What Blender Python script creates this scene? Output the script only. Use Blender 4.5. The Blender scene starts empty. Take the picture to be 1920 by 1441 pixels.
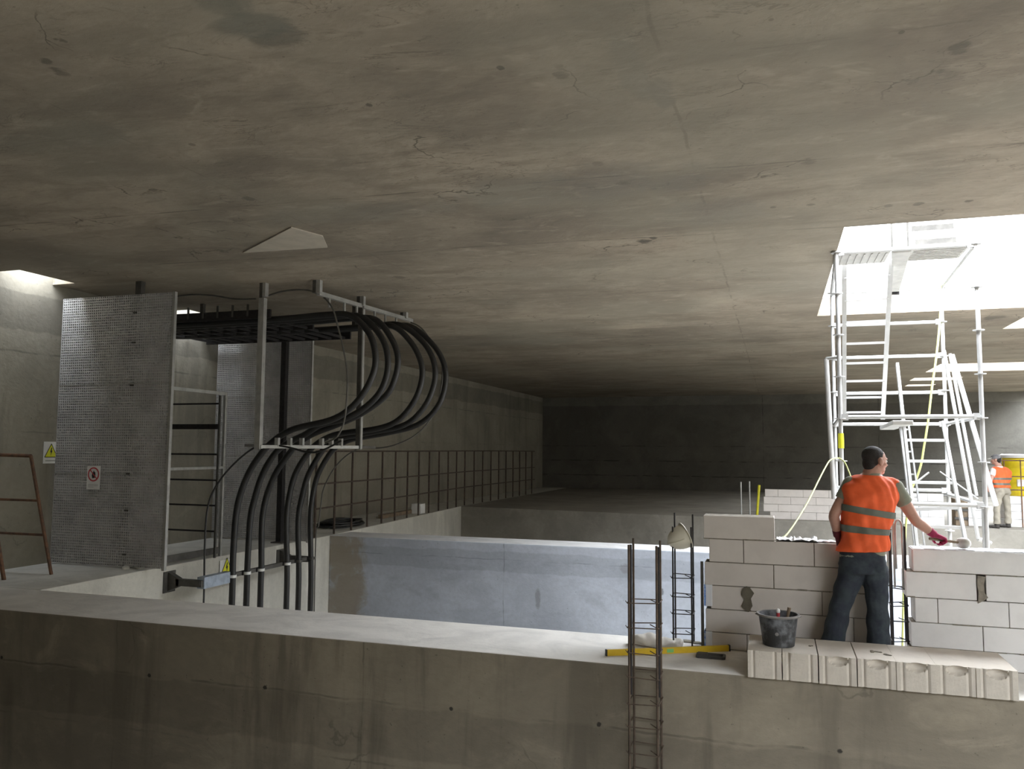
import bpy, bmesh, math, random
from mathutils import Vector, Matrix
random.seed(7)
SC = bpy.context.scene
COL = SC.collection
# ------------------------------------------------------------------ camera
F = 1520.0; CZ = 1.70
TH = math.radians(4.6); YAW = math.radians(18.0); ROLL = math.radians(0.4)
_fw = Vector((-math.sin(YAW)*math.cos(TH), math.cos(YAW)*math.cos(TH), math.sin(TH)))
_r0 = Vector((math.cos(YAW), math.sin(YAW), 0)); _u0 = _r0.cross(_fw)
_rt = _r0*math.cos(ROLL) + _u0*math.sin(ROLL); _up = _u0*math.cos(ROLL) - _r0*math.sin(ROLL)
cam = bpy.data.cameras.new('camera'); cam.sensor_width = 36.0; cam.lens = F/1920*36.0
cam.clip_start = 0.05; cam.clip_end = 200
co = bpy.data.objects.new('camera', cam); COL.objects.link(co)
m = Matrix((_rt, _up, -_fw)).transposed().to_4x4(); m.translation = Vector((0, 0, CZ)); co.matrix_world = m
SC.camera = co
# ------------------------------------------------------------------ light
SC.view_settings.view_transform = 'Standard'; SC.view_settings.look = 'None'
SC.view_settings.gamma = 1; SC.view_settings.use_curve_mapping = False
SC.view_settings.exposure = 0.38
SKY = 21.0
w = bpy.data.worlds.new('sky'); SC.world = w; w.use_nodes = True
# overcast sky, much darker near the horizon, shaped to keep low light off the left and back walls
_n = w.node_tree.nodes; _l = w.node_tree.links; _bg = _n['Background']
_tc = _n.new('ShaderNodeTexCoord'); _sp = _n.new('ShaderNodeSeparateXYZ'); _l.new(_tc.outputs['Generated'], _sp.inputs[0])
_cr = _n.new('ShaderNodeValToRGB'); _l.new(_sp.outputs[2], _cr.inputs[0]); _e = _cr.color_ramp.elements
_e[0].position = 0.27; _e[0].color = (0.14, 0.14, 0.14, 1); _e[1].position = 0.56; _e[1].color = (0.90, 0.95, 1.02, 1)
_bg.inputs[1].default_value = SKY; _l.new(_cr.outputs[0], _bg.inputs[0])
try:
    SC.cycles.max_bounces = 10; SC.cycles.diffuse_bounces = 7; SC.cycles.sample_clamp_indirect = 8.0
    SC.cycles.use_denoising = True
except Exception: pass
# ceiling openings, seen and added: (x0, x1, y0, y1)
CEIL = 4.10; SLAB = 0.32
HOLES = [(0.74, 11.0, 9.2, 15.2), (4.22, 11.0, 16.1, 17.75), (4.3, 11.8, 24.4, 26.8),
         (4.3, 5.7, 28.8, 29.9), (4.5, 5.4, 31.6, 32.4), (-10.2, -9.78, 8.3, 9.22), (-10.2, -9.72, 11.6, 12.5),
         (4.0, 11.0, -4.0, 1.6), (9.2, 12.0, 30.5, 35.5)]  # this row: unseen openings added behind the camera and at back right for fill light
for k, (x0, x1, y0, y1) in enumerate(HOLES):
    if (x1-x0)*(y1-y0) < 0.3: continue
    l = bpy.data.lights.new('seen_or_added_opening', 'AREA'); l.shape = 'RECTANGLE'; l.size = x1-x0; l.size_y = y1-y0
    l.cycles.is_portal = True
    lo = bpy.data.objects.new('seen_or_added_opening', l); COL.objects.link(lo); lo.location = ((x0+x1)/2, (y0+y1)/2, CEIL+SLAB+0.02)

# ------------------------------------------------------------------ pixel -> world
def ray(px, py):
    return _fw + _rt*((px-960)/F) + _up*((720.5-py)/F)
def P(px, py, X=None, Y=None, Z=None, D=None):
    r = ray(px, py)
    t = X/r.x if X is not None else Y/r.y if Y is not None else (Z-CZ)/r.z if Z is not None else D
    return Vector((t*r.x, t*r.y, CZ+t*r.z))

# ------------------------------------------------------------------ materials
def newmat(name, rough=0.8, metal=0.0, color=(0.5, 0.5, 0.5)):
    m = bpy.data.materials.new(name); m.use_nodes = True
    b = m.node_tree.nodes['Principled BSDF']
    b.inputs['Base Color'].default_value = (*color, 1); b.inputs['Roughness'].default_value = rough
    b.inputs['Metallic'].default_value = metal
    return m, m.node_tree, b
class NT:
    def __init__(s, nt): s.nt = nt; s.n = nt.nodes; s.l = nt.links
    def new(s, t, **kw):
        n = s.n.new(t)
        for k, v in kw.items(): setattr(n, k, v)
        return n
    def put(s, sock, v):
        if isinstance(v, (int, float)): sock.default_value = v
        elif isinstance(v, (tuple, list)): sock.default_value = (*v, 1) if len(v) == 3 and sock.type == 'RGBA' else v
        else: s.l.new(v, sock)
    def math(s, op, a, b=0.0, c=0.0, clamp=False):
        n = s.new('ShaderNodeMath', operation=op, use_clamp=clamp); s.put(n.inputs[0], a); s.put(n.inputs[1], b); s.put(n.inputs[2], c)
        return n.outputs[0]
    def mix(s, f, a, b, mode='MIX'):
        n = s.new('ShaderNodeMix', data_type='RGBA', blend_type=mode); s.put(n.inputs[0], f); s.put(n.inputs[6], a); s.put(n.inputs[7], b)
        return n.outputs[2]
    def noise(s, vec, scale, detail=4, rough=0.55, dist=0.0, st=(1, 1, 1)):
        mp = s.new('ShaderNodeMapping'); s.l.new(vec, mp.inputs[0]); mp.inputs['Scale'].default_value = st
        n = s.new('ShaderNodeTexNoise'); s.l.new(mp.outputs[0], n.inputs['Vector'])
        n.inputs['Scale'].default_value = scale; n.inputs['Detail'].default_value = detail
        n.inputs['Roughness'].default_value = rough; n.inputs['Distortion'].default_value = dist
        return n.outputs['Fac']
    def ramp(s, f, lo, hi, a=0.0, b=1.0):
        n = s.new('ShaderNodeMapRange', interpolation_type='SMOOTHSTEP'); s.put(n.inputs[0], f)
        n.inputs[1].default_value = lo; n.inputs[2].default_value = hi; n.inputs[3].default_value = a; n.inputs[4].default_value = b
        return n.outputs[0]

def concrete(name, base, st=(1, 1, 1), seams=(), bands=(), spots=(), stain=0.5, streak=(1, 1, 1), crack=0.0, top_light=None, veins=0.0, tint=(0.30, 0.27, 0.20), bump=0.25, patches=(), mottle=1.0, lit=0.0):
    """seams: (axis, pos, slope_other, width, strength); bands: (axis, lo, hi, factor); spots: (centre, radii, strength)"""
    m, nt, b = newmat(name, 0.88); T = NT(nt)
    tc = T.new('ShaderNodeTexCoord'); v = tc.outputs['Object']
    sep = T.new('ShaderNodeSeparateXYZ'); T.l.new(v, sep.inputs[0]); ax = {'x': sep.outputs[0], 'y': sep.outputs[1], 'z': sep.outputs[2]}
    n1 = T.noise(v, 0.55, 6, 0.6, 0.6, st); n2 = T.noise(v, 2.2, 6, 0.62, 0.9, st); n3 = T.noise(v, 14, 5, 0.65, 0, st)
    n4 = T.noise(v, 1.3, 5, 0.6, 0.3, streak); wob = T.noise(v, 1.7, 4, 0.6)
    dark = tuple(c*0.55 for c in base); light = tuple(min(1, c*1.28) for c in base)
    c = T.mix(T.ramp(n1, 0.3, 0.72), tuple(x*(1-0.22*mottle) for x in base), tuple(x*(1+0.12*mottle) for x in base))
    c = T.mix(T.math('MULTIPLY', T.ramp(n2, 0.52, 0.78), 0.45*mottle), c, light)
    c = T.mix(T.math('MULTIPLY', T.ramp(n4, 0.48, 0.66), stain), c, dark)
    c = T.mix(T.math('MULTIPLY', T.ramp(T.noise(v, 0.9, 5, 0.6, 1.0, st), 0.55, 0.8), 0.35*stain), c, tuple(base[i]*0.6+tint[i]*0.25 for i in range(3)))
    c = T.mix(T.ramp(n3, 0.3, 0.75, 0.0, 0.22), c, dark)
    pits = T.ramp(T.noise(v, 26, 2, 0.5), 0.70, 0.76)
    c = T.mix(T.math('MULTIPLY', pits, 0.55), c, tuple(x*0.35 for x in base))
    wobc = T.math('MULTIPLY', T.math('SUBTRACT', wob, 0.5), 0.16)
    for (a, lo, hi, f) in bands:
        s_ = T.math('ADD', ax[a], wobc)
        msk = T.math('MULTIPLY', T.ramp(s_, lo-0.015, lo+0.015), T.ramp(s_, hi-0.015, hi+0.015, 1.0, 0.0))
        c = T.mix(msk, c, T.mix(1.0, c, (f, f, f), 'MULTIPLY'))
    for (a, pos, oth, slope, wd, stg) in seams:
        s_ = T.math('SUBTRACT', T.math('ADD', ax[a], T.math('MULTIPLY', wobc, 0.5)), pos)
        if slope: s_ = T.math('SUBTRACT', s_, T.math('MULTIPLY', ax[oth], slope))
        d = T.math('ABSOLUTE', s_)
        k = T.ramp(d, wd*0.3, wd, 1.0, 0.0)
        k = T.math('MULTIPLY', k, T.ramp(T.noise(v, 1.9, 3), 0.42, 0.6, 0.06*stg, stg))
        c = T.mix(k, c, tuple(x*0.3 for x in base))
        k2 = T.math('MULTIPLY', T.ramp(d, 0.0, wd*7, 1.0, 0.0), T.ramp(n2, 0.5, 0.7, 0, 0.5*stg)); c = T.mix(k2, c, dark)
    for (ce, rad, stg, col) in list(spots)+list(patches):
        acc = None
        for i, a in enumerate('xyz'):
            if rad[i] is None: continue
            q = T.math('DIVIDE', T.math('SUBTRACT', ax[a], ce[i]), rad[i]); q = T.math('MULTIPLY', q, q)
            acc = q if acc is None else T.math('ADD', acc, q)
        acc = T.math('ADD', acc, T.math('MULTIPLY', T.math('SUBTRACT', n2 if max(x or 0 for x in rad) > 0.12 else n3, 0.5), 4.5 if max(x or 0 for x in rad) > 0.12 else 5.0))
        c = T.mix(T.ramp(acc, 0.3, 1.5, stg, 0.0), c, col)
    if crack:
        vo = T.new('ShaderNodeTexVoronoi', feature='DISTANCE_TO_EDGE'); wv = T.new('ShaderNodeVectorMath', operation='ADD')
        nn = T.new('ShaderNodeTexNoise'); nn.inputs['Scale'].default_value = 1.6; nn.inputs['Detail'].default_value = 5; T.l.new(v, nn.inputs['Vector'])
        sc_ = T.new('ShaderNodeVectorMath', operation='SCALE'); T.l.new(nn.outputs['Color'], sc_.inputs[0]); sc_.inputs['Scale'].default_value = 0.9
        T.l.new(v, wv.inputs[0]); T.l.new(sc_.outputs[0], wv.inputs[1]); T.l.new(wv.outputs[0], vo.inputs['Vector']); vo.inputs['Scale'].default_value = 0.85
        k = T.math('MULTIPLY', T.ramp(vo.outputs['Distance'], 0.002, 0.010, 1, 0), T.ramp(T.noise(v, 0.9, 3), 0.52, 0.62))
        c = T.mix(T.math('MULTIPLY', k, crack), c, tuple(x*0.25 for x in base))
    if veins:
        nv = T.noise(v, 2.6, 6, 0.62, 1.3, (0.55, 1.5, 1)); k = T.ramp(T.math('ABSOLUTE', T.math('SUBTRACT', nv, 0.5)), 0.004, 0.016, 1, 0)
        k = T.math('MULTIPLY', k, T.ramp(T.noise(v, 1.1, 4, 0.6, 0.5), 0.5, 0.64)); c = T.mix(T.math('MULTIPLY', k, veins), c, tuple(x*0.45 for x in base))
        nb = T.noise(v, 5.5, 6, 0.7, 0.8, (0.5, 1.6, 1)); c = T.mix(T.ramp(nb, 0.54, 0.70, 0, 0.5), c, dark); c = T.mix(T.ramp(T.noise(v, 1.4, 6, 0.65, 0.6, (0.7, 1.2, 1)), 0.50, 0.68, 0, 0.5), c, tuple(x*0.62 for x in base)); c = T.mix(T.ramp(T.noise(v, 3.1, 6, 0.65, 0.9, (0.6, 1.4, 1)), 0.54, 0.74, 0, 0.45), c, tuple(x*1.35 for x in base)); c = T.mix(T.ramp(T.noise(v, 0.35, 3), 0.45, 0.6, 0, 0.35), c, (base[0]*0.92, base[1]*1.0, base[2]*1.02))
    if top_light:  # up-facing faces painted paler to stand for light falling on the tops
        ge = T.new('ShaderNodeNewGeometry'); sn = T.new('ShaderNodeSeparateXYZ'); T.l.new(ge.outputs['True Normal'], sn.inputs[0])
        dc = T.mix(T.ramp(n2, 0.35, 0.7), top_light, tuple(x*0.8 for x in top_light)); c = T.mix(T.ramp(sn.outputs[2], 0.4, 0.9), c, dc)
    T.l.new(c, b.inputs['Base Color'])
    bp = T.new('ShaderNodeBump'); bp.inputs['Strength'].default_value = bump; bp.inputs['Distance'].default_value = 0.02
    T.l.new(T.math('ADD', n3, T.math('MULTIPLY', n2, 1.5)), bp.inputs['Height']); T.l.new(bp.outputs[0], b.inputs['Normal'])
    return m
def simple(name, color, rough=0.6, metal=0.0, var=0.25, scale=8.0, bump=0.0, alt=None):
    m, nt, b = newmat(name, rough, metal, color); T = NT(nt)
    tc = T.new('ShaderNodeTexCoord'); n = T.noise(tc.outputs['Object'], scale, 5, 0.6)
    a2 = alt if alt else tuple(c*(1-var) for c in color)
    c = T.mix(T.ramp(n, 0.38, 0.66), color, a2); T.l.new(c, b.inputs['Base Color'])
    if bump:
        bp = T.new('ShaderNodeBump'); bp.inputs['Strength'].default_value = bump; bp.inputs['Distance'].default_value = 0.005
        T.l.new(T.noise(tc.outputs['Object'], scale*4, 4), bp.inputs['Height']); T.l.new(bp.outputs[0], b.inputs['Normal'])
    return m

# ------------------------------------------------------------------ mesh helpers
class MB:
    def __init__(s): s.v = []; s.f = []
    def add(s, vs, fs):
        o = len(s.v); s.v += [Vector(p) for p in vs]; s.f += [tuple(i+o for i in f) for f in fs]; return s
    def box(s, x0, x1, y0, y1, z0, z1):
        vs = [(x0, y0, z0), (x1, y0, z0), (x1, y1, z0), (x0, y1, z0), (x0, y0, z1), (x1, y0, z1), (x1, y1, z1), (x0, y1, z1)]
        return s.add(vs, [(0, 3, 2, 1), (4, 5, 6, 7), (0, 1, 5, 4), (1, 2, 6, 5), (2, 3, 7, 6), (3, 0, 4, 7)])
    def bar(s, a, b, w, h, upv=(0, 0, 1)):
        a = Vector(a); b = Vector(b); t = (b-a).normalized(); u = Vector(upv)
        if abs(t.dot(u)) > 0.95: u = Vector((0, 1, 0))
        sd = t.cross(u).normalized(); u = sd.cross(t)
        q = [sd*(-w/2)-u*(h/2), sd*(w/2)-u*(h/2), sd*(w/2)+u*(h/2), sd*(-w/2)+u*(h/2)]
        return s.add([a+k for k in q]+[b+k for k in q], [(0, 1, 2, 3), (7, 6, 5, 4), (0, 4, 5, 1), (1, 5, 6, 2), (2, 6, 7, 3), (3, 7, 4, 0)])
    def tube(s, pts, r, n=10, cap=True):
        pts = [Vector(p) for p in pts]; rs = r if isinstance(r, (list, tuple)) else [r]*len(pts)
        t0 = (pts[1]-pts[0]).normalized(); u = Vector((0, 0, 1)) if abs(t0.z) < 0.9 else Vector((1, 0, 0)); u = (u-t0*u.dot(t0)).normalized()
        o = len(s.v)
        for i, p in enumerate(pts):
            a = pts[max(i-1, 0)]; b = pts[min(i+1, len(pts)-1)]; t = (b-a).normalized(); u = (u-t*u.dot(t)).normalized(); w_ = t.cross(u)
            for k in range(n):
                an = 2*math.pi*k/n; s.v.append(p+(u*math.cos(an)+w_*math.sin(an))*rs[i])
        for i in range(len(pts)-1):
            for k in range(n):
                a = o+i*n+k; b = o+i*n+(k+1) % n; s.f.append((a, b, b+n, a+n))
        if cap: s.f.append(tuple(range(o+n-1, o-1, -1))); s.f.append(tuple(range(o+(len(pts)-1)*n, o+len(pts)*n)))
        return s
    def lathe(s, prof, c, n=32, axis=None, cap=True):
        c = Vector(c); o = len(s.v); ax_ = Vector(axis).normalized() if axis else Vector((0, 0, 1))
        rot = Vector((0, 0, 1)).rotation_difference(ax_).to_matrix()
        for (r, z) in prof:
            for k in range(n):
                an = 2*math.pi*k/n; s.v.append(c+rot@Vector((r*math.cos(an), r*math.sin(an), z)))
        for i in range(len(prof)-1):
            for k in range(n):
                a = o+i*n+k; b = o+i*n+(k+1) % n; s.f.append((a, b, b+n, a+n))
        if cap and prof[0][0] > 1e-6: s.f.append(tuple(range(o+n-1, o-1, -1)))
        if cap and prof[-1][0] > 1e-6: s.f.append(tuple(range(o+(len(prof)-1)*n, o+len(prof)*n)))
        return s
    def prism(s, poly, z0, z1):
        n = len(poly); vs = [(x, y, z0) for x, y in poly]+[(x, y, z1) for x, y in poly]
        return s.add(vs, [tuple(range(n-1, -1, -1)), tuple(range(n, 2*n))]+[(i, (i+1) % n, n+(i+1) % n, n+i) for i in range(n)])
    def extrude(s, poly3, d):
        n = len(poly3); d = Vector(d); vs = [Vector(p) for p in poly3]+[Vector(p)+d for p in poly3]
        return s.add(vs, [tuple(range(n-1, -1, -1)), tuple(range(n, 2*n))]+[(i, (i+1) % n, n+(i+1) % n, n+i) for i in range(n)])
    def ell(s, c, r, M=None, n=16, k=10):
        c = Vector(c); M = M or Matrix.Identity(3); o = len(s.v)
        for i in range(1, k):
            th = math.pi*i/k
            for j in range(n):
                ph = 2*math.pi*j/n
                s.v.append(c+M@Vector((r[0]*math.sin(th)*math.cos(ph), r[1]*math.sin(th)*math.sin(ph), r[2]*math.cos(th))))
        top = len(s.v); s.v.append(c+M@Vector((0, 0, r[2]))); s.v.append(c+M@Vector((0, 0, -r[2])))
        for i in range(k-2):
            for j in range(n):
                a = o+i*n+j; b = o+i*n+(j+1) % n; s.f.append((a, a+n, b+n, b))
        for j in range(n):
            s.f.append((top, o+j, o+(j+1) % n)); e = o+(k-2)*n; s.f.append((top+1, e+(j+1) % n, e+j))
        return s
    def rings(s, rings, n=24, cap=True):
        """rings: (centre, side vector, depth vector) half-axes; superellipse loft"""
        o = len(s.v)
        for (c, a, d) in rings:
            for k in range(n):
                an = 2*math.pi*k/n; cs, sn = math.cos(an), math.sin(an)
                e = 0.85
                s.v.append(Vector(c)+Vector(a)*(math.copysign(abs(cs)**e, cs))+Vector(d)*(math.copysign(abs(sn)**e, sn)))
        for i in range(len(rings)-1):
            for k in range(n):
                x = o+i*n+k; y = o+i*n+(k+1) % n; s.f.append((x, y, y+n, x+n))
        if cap: s.f.append(tuple(range(o+n-1, o-1, -1))); s.f.append(tuple(range(o+(len(rings)-1)*n, o+len(rings)*n)))
        return s
    def build(s, name, mat, parent=None, smooth=False, bevel=0.0, origin=None, angle=None):
        me = bpy.data.meshes.new(name); og = Vector(origin) if origin is not None else Vector((0, 0, 0))
        me.from_pydata([p-og for p in s.v], [], s.f); me.update()
        bm = bmesh.new(); bm.from_mesh(me); bmesh.ops.recalc_face_normals(bm, faces=bm.faces); bm.to_mesh(me); bm.free()
        me.materials.append(mat)
        if smooth:
            for p in me.polygons: p.use_smooth = True
            try: me.set_sharp_from_angle(angle=math.radians(angle or 40))
            except Exception: pass
        o = bpy.data.objects.new(name, me); COL.objects.link(o); o.location = og
        if parent: o.parent = parent; o.matrix_parent_inverse = parent.matrix_basis.inverted()
        if bevel:
            md = o.modifiers.new('bevel', 'BEVEL'); md.width = bevel; md.segments = 2; md.limit_method = 'ANGLE'
        return o
def tag(o, label, cat, group=None, kind=None):
    o['label'] = label; o['category'] = cat
    if group: o['group'] = group
    if kind: o['kind'] = kind
    return o
def thing(name, label, cat, loc, group=None):
    o = bpy.data.objects.new(name, None); COL.objects.link(o); o.location = Vector(loc); o.empty_display_size = 0.1
    return tag(o, label, cat, group)
def struct(o): o['kind'] = 'structure'; return o
def catmull(pts, k=6):
    pts = [Vector(p) for p in pts]; out = []
    for i in range(len(pts)-1):
        p0 = pts[max(i-1, 0)]; p1 = pts[i]; p2 = pts[i+1]; p3 = pts[min(i+2, len(pts)-1)]
        for j in range(k):
            t = j/k
            out.append(0.5*((2*p1)+(p2-p0)*t+(2*p0-5*p1+4*p2-p3)*t*t+(3*p1-p0-3*p2+p3)*t**3))
    out.append(pts[-1]); return out
def remesh(mb, name, mat, voxel, parent=None, smoothing=6, origin=None, disp=None):
    o = mb.build(name+'_raw', mat)
    md = o.modifiers.new('r', 'REMESH'); md.mode = 'VOXEL'; md.voxel_size = voxel; md.use_smooth_shade = True
    ms = o.modifiers.new('s', 'SMOOTH'); ms.iterations = smoothing; ms.factor = 0.5
    dg = bpy.context.evaluated_depsgraph_get(); dg.update()
    me = bpy.data.meshes.new_from_object(o.evaluated_get(dg)); me.name = name
    bpy.data.objects.remove(o)
    og = Vector(origin) if origin is not None else Vector((0, 0, 0))
    for v in me.vertices:
        p = v.co.copy()
        if disp: p = disp(p)
        v.co = p-og
    for p in me.polygons: p.use_smooth = True
    me.materials.clear(); me.materials.append(mat)
    n = bpy.data.objects.new(name, me); COL.objects.link(n); n.location = og
    if parent: n.parent = parent; n.matrix_parent_inverse = parent.matrix_basis.inverted()
    return n

# ------------------------------------------------------------------ shared geometry numbers
YP0, YP1 = 6.57, 7.60            # near beam, front and rear
XL = -8.35                        # edge of the ledge along the left wall
XW = -10.2                        # left wall
PIT = -1.75
DK = (0.05, 0.045, 0.038)
def cp(px, py, Z=CEIL): q = P(px, py, Z=Z); return tuple(q)
G = (0.35, 0.296, 0.228)
# ------------------------------------------------------------------ setting
spots = []
for (px, py, r, s_) in [(692, 197, .03, .8), (939, 127, .03, .8), (86, 115, .05, .7), (112, 135, .06, .6), (360, 271, .03, .6), (465, 372, .07, .7), (1053, 142, .06, .6),
                        (1208, 452, .09, .95), (1225, 446, .05, .9), (1450, 388, .04, .8), (1520, 383, .05, .7), (750, 520, .1, .5), (1122, 307, .06, .5), (850, 427, .05, .5),
                        (1515, 303, .08, .5), (1225, 353, .05, .5), (1446, 37, .02, .6), (1690, 61, .02, .5), (1800, 90, .08, .5), (1763, 133, .04, .5), (1722, 382, .06, .6), (1818, 376, .05, .7), (1665, 386, .05, .6), (1870, 595, .25, .7)]:
    q = cp(px, py); spots.append((q, (r*0.8, r*1.0, None), s_*0.85, DK))
def blob(px, py, rx, ry, s_, col): q = cp(px, py); spots.append((q, (rx, ry, None), s_, col))
blob(470, 45, 0.22, 0.16, 0.7, (0.13, 0.135, 0.115)); blob(430, 8, 0.18, 0.13, 0.65, (0.13, 0.135, 0.115)); blob(515, 75, 0.18, 0.09, 0.65, (0.11, 0.11, 0.09))
blob(1100, 345, 1.2, 0.45, 0.4, (0.2, 0.19, 0.165)); blob(1330, 400, 0.5, 0.5, 0.35, (0.18, 0.17, 0.15)); blob(1185, 130, 0.1, 0.5, 0.45, (0.2, 0.19, 0.16))
blob(1240, 170, 0.08, 0.25, 0.5, (0.16, 0.15, 0.13)); blob(650, 400, 1.2, 0.35, 0.35, (0.21, 0.2, 0.17)); blob(100, 260, 0.9, 0.25, 0.4, (0.2, 0.19, 0.155)); blob(900, 640, 2.5, 0.8, 0.35, (0.2, 0.19, 0.16))
M_ceil = concrete('ceiling_concrete', G, st=(0.85, 1.0, 1), streak=(0.55, 1.4, 1), stain=0.6, crack=0.8, mottle=1.5, veins=0.7,
    seams=[('y', 6.95, 'x', 0.05, 0.022, 0.7), ('y', 9.12, 'x', 0.075, 0.022, 0.9), ('y', 12.2, 'x', 0.01, 0.03, 0.5), ('y', 15.9, 'x', 0, 0.03, 0.6), ('y', 18.6, 'x', 0, 0.03, 0.5), ('y', 4.9, 'x', 0.02, 0.015, 0.35),
           ('x', -0.62, 'y', 0.0, 0.02, 0.5), ('x', -4.9, 'y', 0.02, 0.015, 0.3), ('x', 3.6, 'y', 0.0, 0.02, 0.4)],
    bands=[('y', 7.0, 8.95, 0.86), ('y', 15.9, 18.6, 0.84), ('y', 21.0, 23.5, 0.9), ('y', 4.0, 5.0, 0.95)], spots=spots)
pb = []
for (px, py) in [(3, 1232), (280, 1266), (497, 1288), (846, 1328), (1123, 1357), (1575, 1408)]:
    q = P(px, py, Y=YP0); pb.append((tuple(q), (0.018, None, 0.018), 0.95, (0.03, 0.027, 0.022)))
M_beam = concrete('beam_concrete', (0.30, 0.262, 0.20), top_light=(0.74, 0.72, 0.68), st=(0.8, 1, 1.2), streak=(2.2, 1, 0.28), stain=0.85, crack=0.4, mottle=1.7, tint=(0.3, 0.24, 0.13),
    seams=[('z', -0.50, 'x', 0, 0.014, 0.6), ('z', -1.02, 'x', 0, 0.014, 0.4), ('x', -3.5, 'z', 0, 0.012, 0.5), ('x', -6.2, 'z', 0, 0.012, 0.3), ('x', -0.9, 'z', 0, 0.012, 0.3)],
    bands=[('z', -0.95, -0.52, 0.82)], spots=pb)
M_beam2 = concrete('grey_beam_concrete', (0.51, 0.555, 0.635), top_light=(0.70, 0.70, 0.70), st=(1, 1, 1), streak=(0.7, 1, 1.6), stain=0.35, mottle=0.7, bump=0.15,  # bluish cast of the sky light is put into the base colour
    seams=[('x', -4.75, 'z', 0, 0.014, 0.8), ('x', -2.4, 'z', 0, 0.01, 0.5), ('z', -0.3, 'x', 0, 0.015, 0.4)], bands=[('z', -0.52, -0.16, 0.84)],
    spots=[((-8.0, 14.2, -0.9), (0.42, None, 1.6), 0.75, (0.30, 0.245, 0.165)), ((-1.9, 14.2, -0.7), (0.05, None, 0.05), 0.6, DK), ((-2.5, 14.2, -0.35), (0.12, None, 0.08), 0.5, (0.2, 0.2, 0.2)), ((-4.1, 14.2, -0.95), (0.05, None, 0.2), 0.5, (0.16, 0.16, 0.16))])  # first spot paints brown shade at the left end, where light doesn't reach
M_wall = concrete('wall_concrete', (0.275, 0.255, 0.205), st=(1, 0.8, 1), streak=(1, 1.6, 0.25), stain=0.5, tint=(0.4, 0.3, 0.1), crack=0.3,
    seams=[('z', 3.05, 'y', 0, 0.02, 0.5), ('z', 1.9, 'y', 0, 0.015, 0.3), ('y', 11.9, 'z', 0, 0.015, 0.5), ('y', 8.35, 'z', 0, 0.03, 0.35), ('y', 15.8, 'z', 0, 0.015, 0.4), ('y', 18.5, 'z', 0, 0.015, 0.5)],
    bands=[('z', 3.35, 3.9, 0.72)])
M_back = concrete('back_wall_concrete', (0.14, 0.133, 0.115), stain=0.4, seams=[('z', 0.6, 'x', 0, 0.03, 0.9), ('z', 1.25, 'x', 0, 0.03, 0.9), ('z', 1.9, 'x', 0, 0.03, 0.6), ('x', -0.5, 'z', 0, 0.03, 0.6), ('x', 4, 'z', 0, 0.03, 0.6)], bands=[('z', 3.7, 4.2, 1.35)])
M_ledge = concrete('ledge_concrete', (0.60, 0.585, 0.52), top_light=(0.62, 0.61, 0.56), stain=0.35, mottle=0.8, streak=(1, 1.4, 0.3))
M_floor = concrete('floor_concrete', (0.30, 0.28, 0.24), stain=0.4)

# ceiling slab as a grid of boxes around the openings
xs = sorted({XW, 12.0} | {h[0] for h in HOLES} | {h[1] for h in HOLES}); ys = sorted({-6.0, 36.3} | {h[2] for h in HOLES} | {h[3] for h in HOLES})
mb = MB(); vid = {}
def cv(i, j, k):
    key = (i, j, k)
    if key not in vid: vid[key] = len(mb.v); mb.v.append(Vector((xs[i], ys[j], CEIL+k*SLAB)))
    return vid[key]
def solid(i, j):
    if i < 0 or j < 0 or i >= len(xs)-1 or j >= len(ys)-1: return False
    cx, cy = (xs[i]+xs[i+1])/2, (ys[j]+ys[j+1])/2
    return not any(h[0] < cx < h[1] and h[2] < cy < h[3] for h in HOLES)
for i in range(len(xs)-1):
    for j in range(len(ys)-1):
        if not solid(i, j): continue
        mb.f.append((cv(i, j, 0), cv(i, j+1, 0), cv(i+1, j+1, 0), cv(i+1, j, 0))); mb.f.append((cv(i, j, 1), cv(i+1, j, 1), cv(i+1, j+1, 1), cv(i, j+1, 1)))
        if not solid(i-1, j): mb.f.append((cv(i, j, 0), cv(i, j, 1), cv(i, j+1, 1), cv(i, j+1, 0)))
        if not solid(i+1, j): mb.f.append((cv(i+1, j, 0), cv(i+1, j+1, 0), cv(i+1, j+1, 1), cv(i+1, j, 1)))
        if not solid(i, j-1): mb.f.append((cv(i, j, 0), cv(i+1, j, 0), cv(i+1, j, 1), cv(i, j, 1)))
        if not solid(i, j+1): mb.f.append((cv(i, j+1, 0), cv(i, j+1, 1), cv(i+1, j+1, 1), cv(i+1, j+1, 0)))
struct(mb.build('ceiling', M_ceil))
struct(MB().box(-10.5, 12.3, -6.0, 36.3, PIT-0.2, PIT).build('floor', M_floor))
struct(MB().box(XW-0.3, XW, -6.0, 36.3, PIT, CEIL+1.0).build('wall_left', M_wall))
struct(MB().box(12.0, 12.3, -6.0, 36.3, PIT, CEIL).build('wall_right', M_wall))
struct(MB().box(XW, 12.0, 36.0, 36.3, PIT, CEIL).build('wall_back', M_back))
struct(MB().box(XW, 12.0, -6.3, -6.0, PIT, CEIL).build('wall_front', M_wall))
# near beam (the low wall), ledge on the left, second beam, far floor
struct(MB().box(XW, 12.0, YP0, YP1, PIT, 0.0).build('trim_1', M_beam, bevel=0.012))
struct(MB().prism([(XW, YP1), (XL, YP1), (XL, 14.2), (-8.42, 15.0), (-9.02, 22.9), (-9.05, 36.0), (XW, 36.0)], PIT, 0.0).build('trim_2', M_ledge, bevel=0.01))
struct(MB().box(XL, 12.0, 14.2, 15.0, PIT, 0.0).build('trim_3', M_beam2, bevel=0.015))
struct(MB().prism([(-9.02, 22.9), (12.0, 19.8), (12.0, 36.0), (-9.02, 36.0)], PIT, 0.0).build('trim_4', M_floor, bevel=0.01))
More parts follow.
